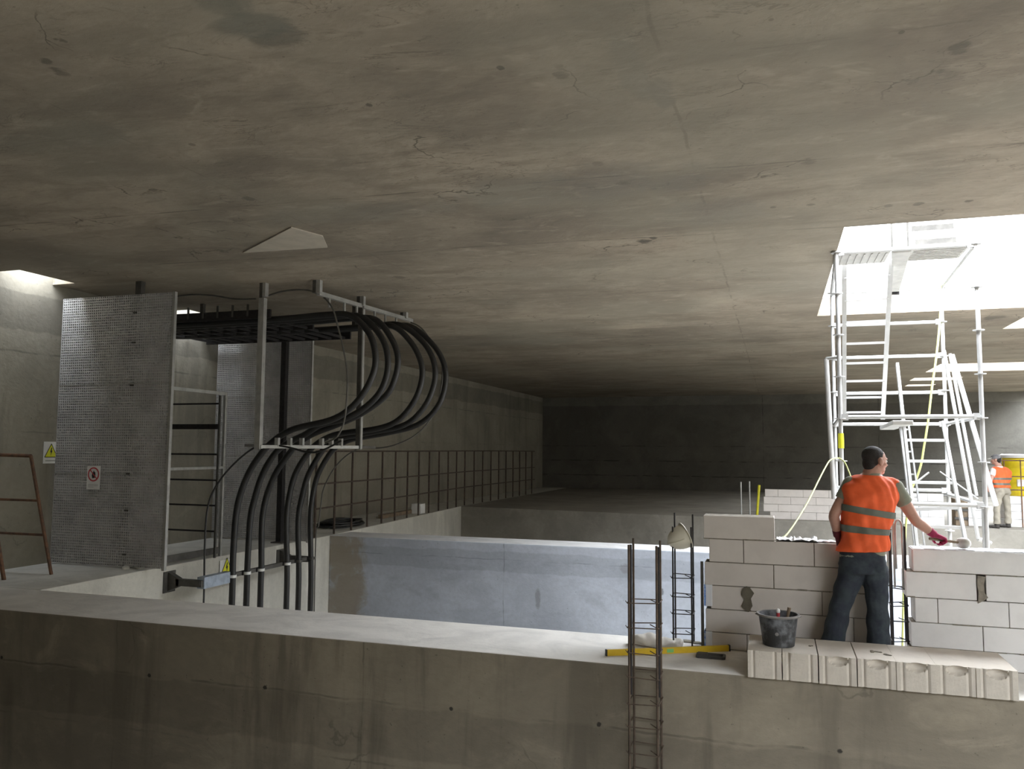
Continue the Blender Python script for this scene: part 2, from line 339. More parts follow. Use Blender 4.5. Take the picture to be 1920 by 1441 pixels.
#PART2
# ------------------------------------------------------------------ object materials
M_aac = simple('aerated_concrete', (0.66, 0.615, 0.575), 0.95, var=0.06, scale=5, bump=0.3)
M_aac_w = simple('aerated_concrete_white', (0.82, 0.81, 0.80), 0.95, var=0.06, scale=5, bump=0.3)
M_aac_b = simple('aerated_concrete_beige', (0.61, 0.56, 0.49), 0.95, var=0.08, scale=6, bump=0.4)
M_mortar = simple('mortar', (0.30, 0.27, 0.22), 0.95, var=0.35, scale=20, bump=0.5)
M_mortar_d = simple('wet_mortar', (0.15, 0.135, 0.10), 0.8, var=0.3, scale=14, bump=0.5)
M_rebar = simple('dark_rebar_steel', (0.045, 0.042, 0.042), 0.6, 0.6, var=0.3, scale=20)
M_rust = simple('rusty_steel', (0.20, 0.105, 0.06), 0.85, 0.1, scale=12, alt=(0.11, 0.07, 0.05))
M_rust_d = simple('dark_rusty_steel', (0.085, 0.058, 0.042), 0.85, 0.1, scale=12, alt=(0.05, 0.036, 0.03))
M_rebar_r = simple('rusty_rebar_steel', (0.13, 0.095, 0.07), 0.8, 0.2, scale=15, alt=(0.08, 0.06, 0.045))
M_alu = simple('scaffold_aluminium', (0.52, 0.52, 0.515), 0.45, 0.3, var=0.12, scale=6)
M_alu_w = simple('aluminium_ladder', (0.60, 0.60, 0.59), 0.5, 0.2, var=0.1, scale=6)
M_plank = simple('galvanised_deck', (0.55, 0.54, 0.51), 0.6, 0.2, var=0.15, scale=9)
M_cable = simple('black_cable_jacket', (0.022, 0.022, 0.022), 0.42, 0.0, var=0.3, scale=4)
M_cabgrey = simple('grey_thin_cable', (0.12, 0.115, 0.10), 0.5, var=0.3, scale=6)
M_galv = simple('galvanised_steel', (0.42, 0.42, 0.40), 0.5, 0.4, var=0.2, scale=8)
M_galv_d = simple('dull_steel', (0.10, 0.095, 0.085), 0.6, 0.3, var=0.3, scale=8)
M_grate = simple('grating_grey', (0.52, 0.52, 0.515), 0.55, 0.2, var=0.2, scale=3)
M_white = simple('white_plastic', (0.78, 0.78, 0.76), 0.5, var=0.06)
M_yellow = simple('yellow_paint', (0.74, 0.50, 0.02), 0.45, var=0.1)
M_yelsign = simple('sign_yellow', (0.75, 0.75, 0.03), 0.5, var=0.05)
M_red = simple('sign_red', (0.55, 0.06, 0.07), 0.5, var=0.05)
M_black = simple('black_print', (0.02, 0.02, 0.02), 0.5, var=0.05)
M_hose = simple('yellow_hose', (0.42, 0.44, 0.16), 0.5, var=0.15)
M_orange = simple('orange_vest', (0.95, 0.14, 0.035), 0.75, var=0.12, scale=7, bump=0.5)
M_band = simple('reflective_grey', (0.14, 0.15, 0.12), 0.5, 0.1, var=0.15)
M_jeans = simple('dark_jeans', (0.042, 0.055, 0.065), 0.9, var=0.35, scale=9, bump=0.6, alt=(0.024, 0.03, 0.045))
M_skin = simple('skin', (0.52, 0.29, 0.22), 0.55, var=0.12, scale=10)
M_hair = simple('dark_hair', (0.022, 0.018, 0.016), 0.75, var=0.4, scale=60, bump=0.9)
M_hairg = simple('greying_hair', (0.10, 0.09, 0.08), 0.75, var=0.5, scale=60, bump=0.9)
M_shirt = simple('grey_shirt', (0.26, 0.27, 0.21), 0.9, var=0.15, scale=8, bump=0.4)
M_glove = simple('crimson_glove', (0.36, 0.02, 0.085), 0.8, var=0.25, scale=15, bump=0.4)
M_glove_d = simple('dark_red_glove', (0.13, 0.02, 0.03), 0.8, var=0.25, scale=15)
M_palm = simple('black_glove_palm', (0.03, 0.03, 0.03), 0.7)
M_bucket = simple('black_bucket_plastic', (0.035, 0.036, 0.038), 0.6, var=0, scale=9, alt=(0.20, 0.21, 0.23))
M_brim = simple('bucket_rim', (0.26, 0.25, 0.24), 0.7, var=0.3)
M_wood = simple('worn_wood', (0.24, 0.18, 0.12), 0.8, var=0.3)
M_helmet = simple('cream_helmet', (0.72, 0.69, 0.58), 0.4, var=0.1, scale=3)
M_blue = simple('blue_foam', (0.10, 0.26, 0.70), 0.7, var=0.3, scale=30, alt=(0.55, 0.66, 0.85))
M_foam = simple('white_foam', (0.8, 0.82, 0.86), 0.8, var=0.05)
M_ply = simple('pale_plywood', (0.50, 0.45, 0.37), 0.8, var=0.12, scale=4)
M_plastic_sheet = simple('grey_plastic_sheet', (0.55, 0.55, 0.55), 0.4, var=0.3, scale=12)
M_paper = simple('off_white_sack', (0.66, 0.63, 0.58), 0.8, var=0.2, scale=9)
M_boot = simple('dark_boot', (0.04, 0.035, 0.03), 0.7, var=0.3)

# ------------------------------------------------------------------ block walls on the near beam
YB = YP0+0.78                     # front face of the block walls
def zc(px, py): return P(px, py, Y=YB).z
def xc_(px, py): return P(px, py, Y=YB).x
def block_wall(label, courses, y0, depth, mat, mortar_parts=True, gap=0.006, seed=1, group=None):
    """courses: list of (z0, z1, [x joints from left to right])"""
    rnd = random.Random(seed); allx = [x for c in courses for x in c[2]]
    root = thing('block_wall', label, 'block wall', (min(allx), y0, courses[0][0]), group)
    mb = MB(); mo = MB()
    for (z0, z1, xs_) in courses:
        for a, b in zip(xs_[:-1], xs_[1:]):
            j = rnd.uniform(-0.003, 0.003)
            mb.box(a+gap/2, b-gap/2, y0+j, y0+depth+j, z0+gap*0.8, z1-gap*0.3)
        mo.box(xs_[0]+0.01, xs_[-1]-0.01, y0+0.014, y0+depth-0.014, z0, z1-0.001)
        # squeezed bed mortar, uneven and dark
        xx = xs_[0]
        while xx < xs_[-1]-0.1:
            l_ = rnd.uniform(0.05, 0.22)
            if rnd.random() < 0.55: mo.box(xx, min(xx+l_, xs_[-1]-0.01), y0-0.002, y0+0.02, z0-0.004*rnd.random(), z0+0.004+0.008*rnd.random())
            xx += l_+rnd.uniform(0.02, 0.25)
    mb.build('block_course', mat, root, bevel=0.004)
    mo.build('mortar', M_mortar, root)
    return root
zt = zc(1340, 966)                # top of the high block
zs = [0.0, 0.145, 0.345, 0.55, 0.755, 0.96, 1.175]
sc_ = (zc(1395, 1012)-0.0)/0.96; zs = [z*sc_ for z in zs[:6]]+[zt]
def X(px, z): # x on the wall face at pixel column px and height z
    q = P(px, 1100, Y=YB); return q.x
xr = X(1662, 0)
left_c = [(zs[0], zs[1], [X(1330, 0), X(1399, 0), X(1530, 0), xr-0.02]),
          (zs[1], zs[2], [X(1322, 0), X(1467, 0), X(1599, 0), xr]),
          (zs[2], zs[3], [X(1332, 0), X(1406, 0), X(1541, 0), xr-0.05]),
          (zs[3], zs[4], [X(1321, 0), X(1451, 0), X(1590, 0), xr]),
          (zs[4], zs[5], [X(1330, 0), X(1395, 0), X(1528, 0), xr-0.06]),
          (zs[5], zs[6], [X(1320, 0), X(1455, 0)])]
lw = block_wall('pinkish aerated block wall left of the bricklayer, one raised block at its left end', left_c, YB, 0.24, M_aac, seed=3)
# dark mortar patch on its face
pts = [(1392, 1103), (1400, 1099), (1408, 1104), (1414, 1112), (1408, 1122), (1411, 1136), (1404, 1147), (1397, 1143), (1390, 1136), (1396, 1124), (1390, 1114)]
MB().extrude([P(x, y, Y=YB-0.012) for x, y in pts], (0, 0.03, 0)).build('mortar_patch', M_mortar_d, lw)
zr = [0.0, 0.145*sc_, 0.345*sc_, 0.545*sc_, 0.755*sc_, zc(1716, 1029)]
right_c = [(zr[0], zr[1], [X(1700, 0), X(1790, 0), 3.2]),
           (zr[1], zr[2], [X(1705, 0), X(1840, 0), 2.6, 3.2]),
           (zr[2], zr[3], [X(1714, 0), X(1757, 0), X(1890, 0), 2.75, 3.2]),
           (zr[3], zr[4], [X(1698, 0), X(1832, 0)]),
           (zr[4], zr[5], [X(1713, 0), X(1932, 0), 2.8, 3.2])]
rw = block_wall('white aerated block wall right of the bricklayer with a mortar filled gap', right_c, YB, 0.24, M_aac_w, seed=5)
b2 = MB(); b2.box(X(1849, 0), X(1960, 0), YB, YB+0.24, zr[3]+0.005, zr[4]-0.002); b2.box(X(1960, 0)+0.006, 3.2, YB, YB+0.24, zr[3]+0.005, zr[4]-0.002)
b2.build('block_course', M_aac_w, rw, bevel=0.004)
MB().extrude([P(x, y, Y=YB-0.01) for x, y in [(1833, 1079), (1848, 1081), (1845, 1096), (1847, 1112), (1853, 1120), (1843, 1127), (1834, 1131), (1835, 1110), (1832, 1095)]], (0, 0.2, 0)).build('mortar_patch', M_mortar, rw)
# white bed of adhesive on top of the walls
rnd = random.Random(4)
def bed(root, x0, x1, z):
    mo = MB(); x = x0
    while x < x1:
        l_ = rnd.uniform(0.03, 0.09); h = rnd.uniform(0.003, 0.010)
        mo.box(x, min(x+l_, x1), YB+rnd.uniform(0.0, 0.02), YB+0.23, z-0.001, z+h); x += l_*0.9
    mo.build('adhesive_bed', M_foam, root)
bed(rw, X(1716, 0), 3.1, zr[5])

# loose sheet, rod, foam at the wall
q0 = X(1458, 0); q1 = X(1536, 0); mb = MB(); n = 14; vs = []; rr = random.Random(11)
for j in range(6):
    for i in range(n+1):
        vs.append((q0+(q1-q0)*i/n, YB+0.01+0.2*j/5, zs[5]+0.004+abs(rr.gauss(0, 0.012))))
fs = [(j*(n+1)+i, j*(n+1)+i+1, (j+1)*(n+1)+i+1, (j+1)*(n+1)+i) for j in range(5) for i in range(n)]
o = mb.add(vs, fs).build('plastic_sheet', M_plastic_sheet, smooth=False, origin=(q0, YB, zs[5])); md = o.modifiers.new('s', 'SOLIDIFY'); md.thickness = 0.003; md.offset = 1
tag(o, 'crumpled grey plastic sheet lying on top of the low left wall section', 'plastic sheet')
mb = MB(); qa = X(1538, 0); qb = X(1566, 0)
for k in range(7): mb.ell((qa+(qb-qa)*k/6, YB+0.06+0.02*(k % 3), zs[5]+0.008), (0.03, 0.04, 0.010+0.004*(k % 2)))
tag(remesh(mb, 'adhesive_smear', M_foam, 0.005, origin=(qa, YB, zs[5])), 'white smear of thin bed adhesive on the wall top by the worker', 'adhesive')
a = P(1316, 1052, Y=YB-0.03); b_ = Vector((a.x, a.y, 0.0))
tag(MB().bar(b_, a, 0.025, 0.012).build('steel_strip', M_galv_d, origin=b_), 'dark upright steel strip at the left end of the block wall', 'steel strip')
for k, (y0_, y1_, lb) in enumerate([(1095, 1136, 'upper'), (1183, 1210, 'lower')]):
    t_ = P(1319, y0_, Y=YB-0.01); u_ = P(1331, y1_, Y=YB-0.01)
    f_ = MB().box(t_.x+0.018, u_.x+0.02, YB-0.012, YB+0.12, u_.z if k == 0 else 0.002, t_.z).build('foam_strip', M_foam, origin=(t_.x, YB, u_.z), bevel=0.004)
    MB().box(t_.x+0.004, t_.x+0.018, YB-0.014, YB+0.12, u_.z if k == 0 else 0.002, t_.z).build('blue_edge', M_blue, f_)
    tag(f_, '%s blue and white foam strip at the left end of the block wall' % lb, 'foam strip')

# ------------------------------------------------------------------ loose blocks laid across the near beam
SY0, SL = YP0-0.035, 0.55
bx = [P(px, 1240, Y=SY0).x for px in (1401.5, 1467, 1535, 1607.5, 1680, 1754.5, 1829, 1903.5)]
def block_mesh(w, pocket, seed, chip=False):
    rr = random.Random(seed); nu, nv = 30, 20; mb = MB(); h = 0.2
    def dep(u, v):
        d = 0.0
        for g in (0.16, 0.80):                         # tongue and groove
            d += 0.011*max(0, 1-abs(u-g)/0.055)
        if pocket:
            e = ((u-0.52)/0.27)**2+((v-0.86)/0.17)**2
            if e < 1: d += 0.045*(1-e)**0.5*(1 if v < 0.97 else 0.85)
        if chip:
            e = (u/0.25)**2+((1-v)/0.5)**2
            if e < 1: d += 0.02*(1-e)
        return d+rr.uniform(0, 0.0012)
    for j in range(nv+1):
        for i in range(nu+1):
            u, v = i/nu, j/nv; mb.v.append(Vector((u*w, dep(u, v), v*h)))
    for j in range(nv):
        for i in range(nu): a = j*(nu+1)+i; mb.f.append((a, a+1, a+nu+2, a+nu+1))
    o = len(mb.v); mb.v += [Vector(p) for p in ((0, SL, 0), (w, SL, 0), (w, SL, h), (0, SL, h))]
    mb.f.append(tuple(range(nu+1))[::-1]+(o, o+1)) ; mb.f.append(tuple(nv*(nu+1)+i for i in range(nu+1))+(o+2, o+3))
    mb.f.append(tuple(j*(nu+1) for j in range(nv+1))+(o+3, o)); mb.f.append(tuple(j*(nu+1)+nu for j in range(nv+1))[::-1]+(o+1, o+2))
    mb.f.append((o, o+3, o+2, o+1)); return mb
lab = ['plain pale block at the left end of the beam row, under half the bucket',
       'pale block with a chipped end, second from left in the beam row',
       'pale aerated block with a hand grip, just right of the bucket',
       'pale block with grey mortar crumbs on top, in front of the bricklayer',
       'pale aerated block, third from the right end of the row on the beam',
       'pale aerated block, second from the right end of the row on the beam',
       'pale aerated block at the right end of the row on the beam']
base_o = None
for k in range(7):
    w_ = bx[k+1]-bx[k]-0.008
    if k in (0, 1): o = block_mesh(w_, False, k, chip=(k == 1)).build('aerated_block', M_aac_b)
    elif base_o is None: o = base_o = block_mesh(w_, True, k).build('aerated_block', M_aac_b)
    else: o = base_o.copy(); COL.objects.link(o)
    o.location = (bx[k]+0.002, SY0+(0.006 if k % 2 else 0), 0.0)
    tag(o, lab[k], 'block', 'aerated blocks laid across the beam')
for (px, py, r, lb) in [(1522, 1211, .012, 'left'), (1642, 1222, .022, 'middle'), (1660, 1227, .02, 'right')]:
    q = P(px, py, Z=0.2); mb = MB()
    rr = random.Random(px)
    for _ in range(6): mb.ell(q+Vector((rr.uniform(-1.6, 1.6)*r, rr.uniform(-1, 1)*r, 0.003)), (r*0.7, r*0.5, 0.006))
    tag(remesh(mb, 'mortar_crumb', M_mortar, 0.004, origin=q, smoothing=2), 'grey mortar crumbs on the white block tops, %s patch' % lb, 'mortar')

# ------------------------------------------------------------------ bucket with tools
q = P(1460, 1208, Z=0.2); q.z = 0.2
rb = thing('bucket', 'black mortar bucket standing on the white blocks', 'bucket', q)
MB().lathe([(0.112, 0), (0.118, 0.004), (0.148, 0.235), (0.144, 0.235), (0.112, 0.012), (0.0, 0.012)], q, 40).build('bucket_body', M_bucket, rb, smooth=True)
MB().lathe([(0.0, 0.15), (0.05, 0.165), (0.10, 0.145), (0.134, 0.14)], q, 24, cap=False).build('mortar_fill', M_mortar_d, rb, smooth=True)
MB().lathe([(0.146, 0.222), (0.162, 0.224), (0.165, 0.232), (0.160, 0.240), (0.146, 0.240), (0.146, 0.222)], q, 40, cap=False).build('rim', M_brim, rb, smooth=True)
cdir = Vector((q.x, q.y-0.0, 0)).normalized(); ang = math.atan2(-q.y, -q.x)
sp = q+Vector((math.cos(ang), math.sin(ang), 0))*0.131+Vector((-0.012, 0, 0.105)); MB().lathe([(0.0, 0.004), (0.013, 0.003), (0.014, 0)], sp, 16, axis=(math.cos(ang), math.sin(ang), -0.12)).build('round_mark', M_brim, rb)
for s_ in (-1, 1): MB().ell(q+Vector((s_*0.163*math.cos(0.3), 0, 0.226)), (0.018, 0.01, 0.008)).build('ear', M_brim, rb, smooth=True)
a = q+Vector((0.0, -0.06, 0.19)); t_ = thing('trowel', 'tool with a red and white handle standing in the mortar bucket', 'trowel', a)
MB().tube([a+Vector((0, 0, -0.10)), a+Vector((0, 0, 0.065))], 0.013).build('handle', M_red, t_); MB().ell(a+Vector((0, 0, 0.078)), (0.016, 0.016, 0.02)).build('handle_cap', M_white, t_, smooth=True)
a = q+Vector((0.055, 0.03, 0.14)); t_ = thing('trowel', 'tool with a plain wooden handle leaning in the mortar bucket', 'trowel', a)
MB().tube([a, a+Vector((0.03, 0.0, 0.145))], [0.009, 0.014]).build('handle', M_wood, t_, smooth=True); MB().box(a.x-0.03, a.x+0.03, a.y-0.004, a.y+0.004, a.z-0.10, a.z+0.01).build('blade', M_galv_d, t_)

# ------------------------------------------------------------------ spirit level, float, sack on the beam
a = P(1138, 1229, Z=0.0); b_ = P(1366, 1220, Z=0.0); a.z = b_.z = 0.025
d = (b_-a).normalized()
sl = thing('spirit_level', 'long yellow spirit level lying on the beam behind the rebar cage', 'spirit level', (a.x, a.y, 0))
MB().bar(a, b_, 0.024, 0.05).build('level_body', M_yellow, sl, bevel=0.003)
for e, s_ in ((a, -1), (b_, 1)): MB().bar(e+d*s_*0.0, e+d*s_*0.012, 0.028, 0.054).build('end_cap', M_black, sl)
c_ = a+(b_-a)*0.51; MB().bar(c_-d*0.03, c_+d*0.03, 0.027, 0.03).build('vial', simple('green_vial', (0.25, 0.6, 0.2), 0.2), sl)
c_ = a+(b_-a)*0.42; MB().bar(c_-d*0.02, c_+d*0.02, 0.026, 0.044).build('vial', M_white, sl)
a = P(1308, 1230, Z=0.0); b_ = P(1358, 1234, Z=0.0); d = (b_-a).normalized(); s_ = Vector((-d.y, d.x, 0)); wd = 0.1
fr = thing('float', 'dark rusty metal frame lying by the yellow level near the beam edge', 'metal frame', (a.x, a.y, 0))
mb = MB(); c0, c1, c2, c3 = a-s_*wd/2, b_-s_*wd/2, b_+s_*wd/2, a+s_*wd/2
for u_, v_ in ((c0, c1), (c1, c2), (c2, c3), (c3, c0)): mb.bar(u_+Vector((0, 0, .012)), v_+Vector((0, 0, .012)), 0.02, 0.022)
mb.build('frame', M_galv_d, fr); MB().bar(a+Vector((0, 0, .02)), a+d*0.08+Vector((0, 0, .02)), wd*0.9, 0.02).build('plate', M_galv_d, fr)
q = P(1222, 1212, Z=0.0); mb = MB(); rr = random.Random(2)
mb.prism([(q.x-0.20, q.y-0.03), (q.x+0.24, q.y-0.08), (q.x+0.26, q.y+0.16), (q.x-0.14, q.y+0.2)], 0.0, 0.05)
mb.ell(q+Vector((-0.05, 0.03, 0.05)), (0.15, 0.12, 0.055)); mb.ell(q+Vector((0.1, 0.05, 0.03)), (0.16, 0.13, 0.03)); mb.ell(q+Vector((-0.12, 0.06, 0.03)), (0.06, 0.1, 0.06))
tag(remesh(mb, 'sack', M_paper, 0.012, origin=q, smoothing=2, disp=lambda p: p+Vector((0, 0, 0.012*math.sin(p.x*31)*math.sin(p.y*23+p.x*11)) if p.z > 0.02 else (0, 0, 0))), 'flattened off-white sack on the beam behind the rebar cage', 'sack')
q = P(1290, 1212, Z=0.0)
mb = MB(); 
for k in range(9): mb.ell((q.x-0.3+0.09*k, YP1-0.06-0.02*(k % 3), 0.0), (0.07, 0.05, 0.012+0.005*(k % 2)))
tag(remesh(mb, 'mortar_spill', M_mortar_d, 0.008, origin=(q.x, YP1-0.1, 0), smoothing=2), 'dark mortar spill along the rear edge of the beam', 'mortar')

# ------------------------------------------------------------------ rebar cages
def rebar_cage(label, cx, cy, z0, z1, sz, ring_z, mat, r=0.008, tops=None, group=None, double=False):
    root = thing('rebar_cage', label, 'rebar cage', (cx, cy, z0), group); h = sz/2
    cs = [(-h, -h), (h, -h), (-h, h), (h, h)]
    for i, (dx, dy) in enumerate(cs):
        zt_ = z1+(tops[i] if tops else 0)
        pts = [(cx+dx, cy+dy, z0+(zt_-z0)*k/10+0) for k in range(11)]
        MB().tube(pts, r, 8).build('upright_bar', mat, root, smooth=True)
    rr = random.Random(int(cx*100))
    for z in ring_z:
        e = h+r*1.3; j = lambda: rr.uniform(-0.012, 0.012)
        zz = [z+j() for _ in range(4)]; ov = 0.03
        ring = [(cx-e, cy-e, zz[0]), (cx+e, cy-e, zz[1]), (cx+e, cy+e, zz[2]), (cx-e, cy+e, zz[3]), (cx-e, cy-e, zz[0]+0.004)]
        mb = MB()
        for u_, v_ in zip(ring[:-1], ring[1:]): mb.tube([u_, v_], 0.0042, 6)
        mb.tube([(cx+e, cy-e, zz[1]), (cx+e-0.07, cy-e+0.05, zz[1]+0.02)], 0.004, 6); mb.tube([(cx-e, cy-e, zz[0]), (cx-e-0.012, cy-e-0.008, zz[0]+0.02)], 0.003, 6)
        mb.build('stirrup', mat, root, smooth=True)
    return root
cy1 = YP0-0.16
q = P(1180, 1130, Y=cy1-0.09); q2 = P(1232, 1130, Y=cy1-0.09); cx1 = (q.x+q2.x)/2; sz1 = q2.x-q.x
zt1 = P(1184, 1021, Y=cy1-0.1).z
rz = [P(1205, y, Y=cy1).z for y in (1126, 1172, 1218)]
while rz[-1] > PIT+0.15: rz.append(rz[-1]-0.185)
c1 = rebar_cage('tall dark rebar cage standing on the floor in front of the beam', cx1, cy1, PIT, zt1, sz1, rz, M_rebar_r, r=0.009, tops=[0, 0, 0.03, 0.02])
mb = MB()
for k in range(2): mb.tube([(cx1+(-1, 1)[k]*(sz1/2-0.0)+0.012, cy1-0.09, -0.15), (cx1+(-1, 1)[k]*(sz1/2)+0.012, cy1-0.085, zt1-0.01*k)], 0.009, 8)
mb.build('starter_bar', M_rebar, c1, smooth=True)
q = P(1263, 1100, Y=YP1-0.15); q2 = P(1300, 1100, Y=YP1-0.15)
cx2 = (q.x+q2.x)/2; sz2 = q2.x-q.x; zt2 = P(1264, 985, Y=YP1-0.15).z
rz = [P(1280, y, Y=YP1-0.15).z for y in (1080, 1115, 1149, 1182)]
rebar_cage('shorter rebar cage with a helmet on top, left of the block wall', cx2, YP1-0.16, 0.0, zt2, sz2*0.93, rz, M_rebar, r=0.0075, tops=[0, 0, 0.11, 0.10])
q = P(1684, 1100, Y=YB+0.14); cx3 = q.x; zt3 = P(1684, 985, Y=YB+0.14).z
rz = [P(1684, y, Y=YB+0.14).z for y in (1100, 1132, 1164, 1200)]
c3 = rebar_cage('rebar cage rising in the gap of the block wall right of the bricklayer', cx3, YB+0.14, 0.0, zt3, 0.11, rz, M_rebar, r=0.0075, tops=[-.05, 0, 0.0, 0.0])
hk = MB()
for dx in (-0.03, 0.035):
    c_ = Vector((cx3+dx, YB+0.09, zt3)); hk.tube([c_+Vector((0, 0, -0.5)), c_]+[c_+Vector((-0.025+0.025*math.cos(t), 0, 0.05*math.sin(t)+0.0)) for t in [math.pi*i/8 for i in range(1, 9)]]+[c_+Vector((-0.05, 0, -0.35))], 0.008, 8)
hk.build('hooked_bar', M_galv, c3, smooth=True)

# helmet hung on the second cage
q = P(1284, 1004, Y=YP1-0.17); hc = thing('safety_helmet', 'cream white safety helmet hanging on top of the rebar cage', 'helmet', q)
Rm = Matrix.Rotation(math.radians(24), 3, 'Z')@Matrix.Rotation(math.radians(66), 3, 'Y')
def tr(prof_r, z, n=28, sx=1.0): return [q+Rm@Vector((prof_r*math.cos(2*math.pi*k/n)*sx, prof_r*math.sin(2*math.pi*k/n)*1.02, z)) for k in range(n)]
mb = MB(); n = 28; levels = []
for i in range(9):
    th = math.pi/2*i/8; levels.append((0.108*math.cos(th), 0.165*math.sin(th)))
outs = [tr(r_, -z_) for r_, z_ in levels[:-1]]
for l_ in outs: mb.v += l_
for i in range(len(outs)-1):
    for k in range(n): a_ = i*n+k; b2_ = i*n+(k+1) % n; mb.f.append((a_, b2_, b2_+n, a_+n))
mb.v.append(q+Rm@Vector((0, 0, -0.165))); t0 = (len(outs)-1)*n
for k in range(n): mb.f.append((t0+k, t0+(k+1) % n, len(mb.v)-1))
o = mb.build('shell', M_helmet, hc, smooth=True); md = o.modifiers.new('s', 'SOLIDIFY'); md.thickness = 0.004
mb = MB(); a1 = tr(0.108, 0.0); a2 = tr(0.122, 0.006); a3 = tr(0.120, 0.012); mb.v += a1+a2+a3
for i in range(2):
    for k in range(n): a_ = i*n+k; b2_ = i*n+(k+1) % n; mb.f.append((a_, b2_, b2_+n, a_+n))
o = mb.build('brim', M_helmet, hc, smooth=True); md = o.modifiers.new('s', 'SOLIDIFY'); md.thickness = 0.004
mb = MB(); ridge = [q+Rm@Vector((0, 0.110*math.sin(t)*1.02, -0.168*math.cos(t))) for t in [math.radians(a_) for a_ in range(-75, 76, 15)]]
mb.tube(ridge, 0.006, 8).build('ridge', M_helmet, hc, smooth=True)
# ------------------------------------------------------------------ gratings on the ledge
def grating(label, x0, x1, y, z0, z1, splits, pitch=0.038, wbar=0.0165, group=None):
    root = thing('grating_screen', label, 'grating', ((x0+x1)/2, y, z0), group)
    zz = [z0]+splits+[z1]
    for a, b in zip(zz[:-1], zz[1:]):
        mb = MB(); n = int(round((x1-x0)/pitch)); p = (x1-x0)/n
        for i in range(n+1): mb.box(x0+i*p-wbar/2, x0+i*p+wbar/2, y, y+0.03, a+0.006, b-0.006)
        k = int(round((b-a)/pitch)); p = (b-a)/k
        for i in range(k+1): mb.box(x0, x1, y+0.001, y+0.029, max(a+0.004, a+i*p-wbar/2), min(b-0.004, a+i*p+wbar/2))
        mb.build('grating_panel', M_grate, root)
    return root
YG1 = 9.33; xg0 = P(97, 1000, Y=YG1).x; xg1 = P(306, 1000, Y=YG1).x; xg0 = max(xg0, XW+0.02)
zsp = [P(200, 888, Y=YG1).z, P(200, 720, Y=YG1).z]
g1 = grating('tall light grey grating screen with a red prohibition sign, nearest on the ledge', xg0, xg1, YG1, 0.02, P(318, 547, Y=YG1).z, zsp)
ztop = P(318, 547, Y=YG1).z
MB().box(xg1, xg1+0.045, YG1-0.01, YG1+0.04, 0.0, ztop).build('edge_frame', M_galv, g1)
xp = P(250, 800, Y=YG1+0.06).x
MB().box(xp-0.05, xp+0.05, YG1+0.035, YG1+0.12, 0.0, CEIL).build('support_post', M_galv_d, g1)
for y in (586, 642, 722, 888, 957, 1040):
    z = P(250, y, Y=YG1).z; MB().box(xp-0.03, xp+0.03, YG1-0.012, YG1+0.04, z-0.012, z+0.012).build('clip', M_galv_d, g1)
for z in zsp: MB().box(xg0, xg1, YG1-0.006, YG1+0.034, z-0.007, z+0.007).build('joint_strip', M_galv, g1)
YG2 = P(575, 1017, Z=0).y; xh1 = P(580, 800, Y=YG2).x; xh0 = P(418, 800, Y=YG2).x
g2 = grating('second light grey grating screen further along the ledge behind the black cables', XW+0.05, xh1, YG2, 0.02, CEIL-0.25, [1.55, 2.65])
MB().box(xh1, xh1+0.03, YG2-0.01, YG2+0.04, 0.0, CEIL-0.25).build('edge_frame', M_galv, g2)
# prohibition sign
def sign_base(name, label, cat, c, u, v, w_, h, mat): # c: centre, u: right, v: up unit vectors
    n = Vector(u).cross(Vector(v)).normalized(); root = thing(name, label, cat, c)
    poly = [c-u*w_/2-v*h/2, c+u*w_/2-v*h/2, c+u*w_/2+v*h/2, c-u*w_/2+v*h/2]
    MB().extrude([p for p in poly], n*0.004).build('board', mat, root); return root, n
U = Vector((1, 0, 0)); V = Vector((0, 0, 1))
c_ = P(175.5, 895, Y=YG1-0.02); wpx = P(188, 895, Y=YG1-0.02).x-P(163, 895, Y=YG1-0.02).x; hpx = P(175, 873, Y=YG1-0.02).z-P(175, 917, Y=YG1-0.02).z
sg, n_ = sign_base('prohibition_sign', 'white sign with a red ring and black hand on the nearest grating', 'sign', c_, U, V, wpx, hpx, M_white)
def ringm(c, u, v, r0, r1, n3, k=40):
    mb = MB()
    for i in range(k):
        a = 2*math.pi*i/k; b = 2*math.pi*(i+1)/k
        mb.extrude([c+(u*math.cos(t)+v*math.sin(t))*r for r, t in ((r0, a), (r1, a), (r1, b), (r0, b))], n3)
    return mb
cc = c_+V*hpx*0.14-n_*0.0; R_ = wpx*0.42
rm_ = ringm(cc, U, V, R_*0.82, R_, n_*0.0065); rm_.bar(cc+n_*0.006+(U*-1+V)*R_*0.62, cc+n_*0.006+(U-V)*R_*0.62, R_*0.14, 0.002, upv=n_); rm_.build('red_ring', M_red, sg)
mb = MB().extrude([cc+U*x*R_+V*y*R_ for x, y in [(-.2, -.55), (.25, -.5), (.35, -.1), (.3, .3), (.12, .35), (.08, .5), (-.02, .48), (-.06, .3), (-.2, .25), (-.3, -.15)]], n_*0.0055); mb.build('hand_symbol', M_black, sg)
tx = MB()
for i in range(3):
    for k in range(7 if i < 2 else 4): tx.extrude([c_-V*(hpx*0.30+i*hpx*0.055)+U*(-wpx*0.36+k*wpx*0.105)+U*a+V*b for a, b in ((0, 0), (wpx*.08, 0), (wpx*.08, hpx*.02), (0, hpx*.02))], n_*0.005)
tx.build('small_print', simple('grey_print', (0.4, 0.4, 0.4)), sg)
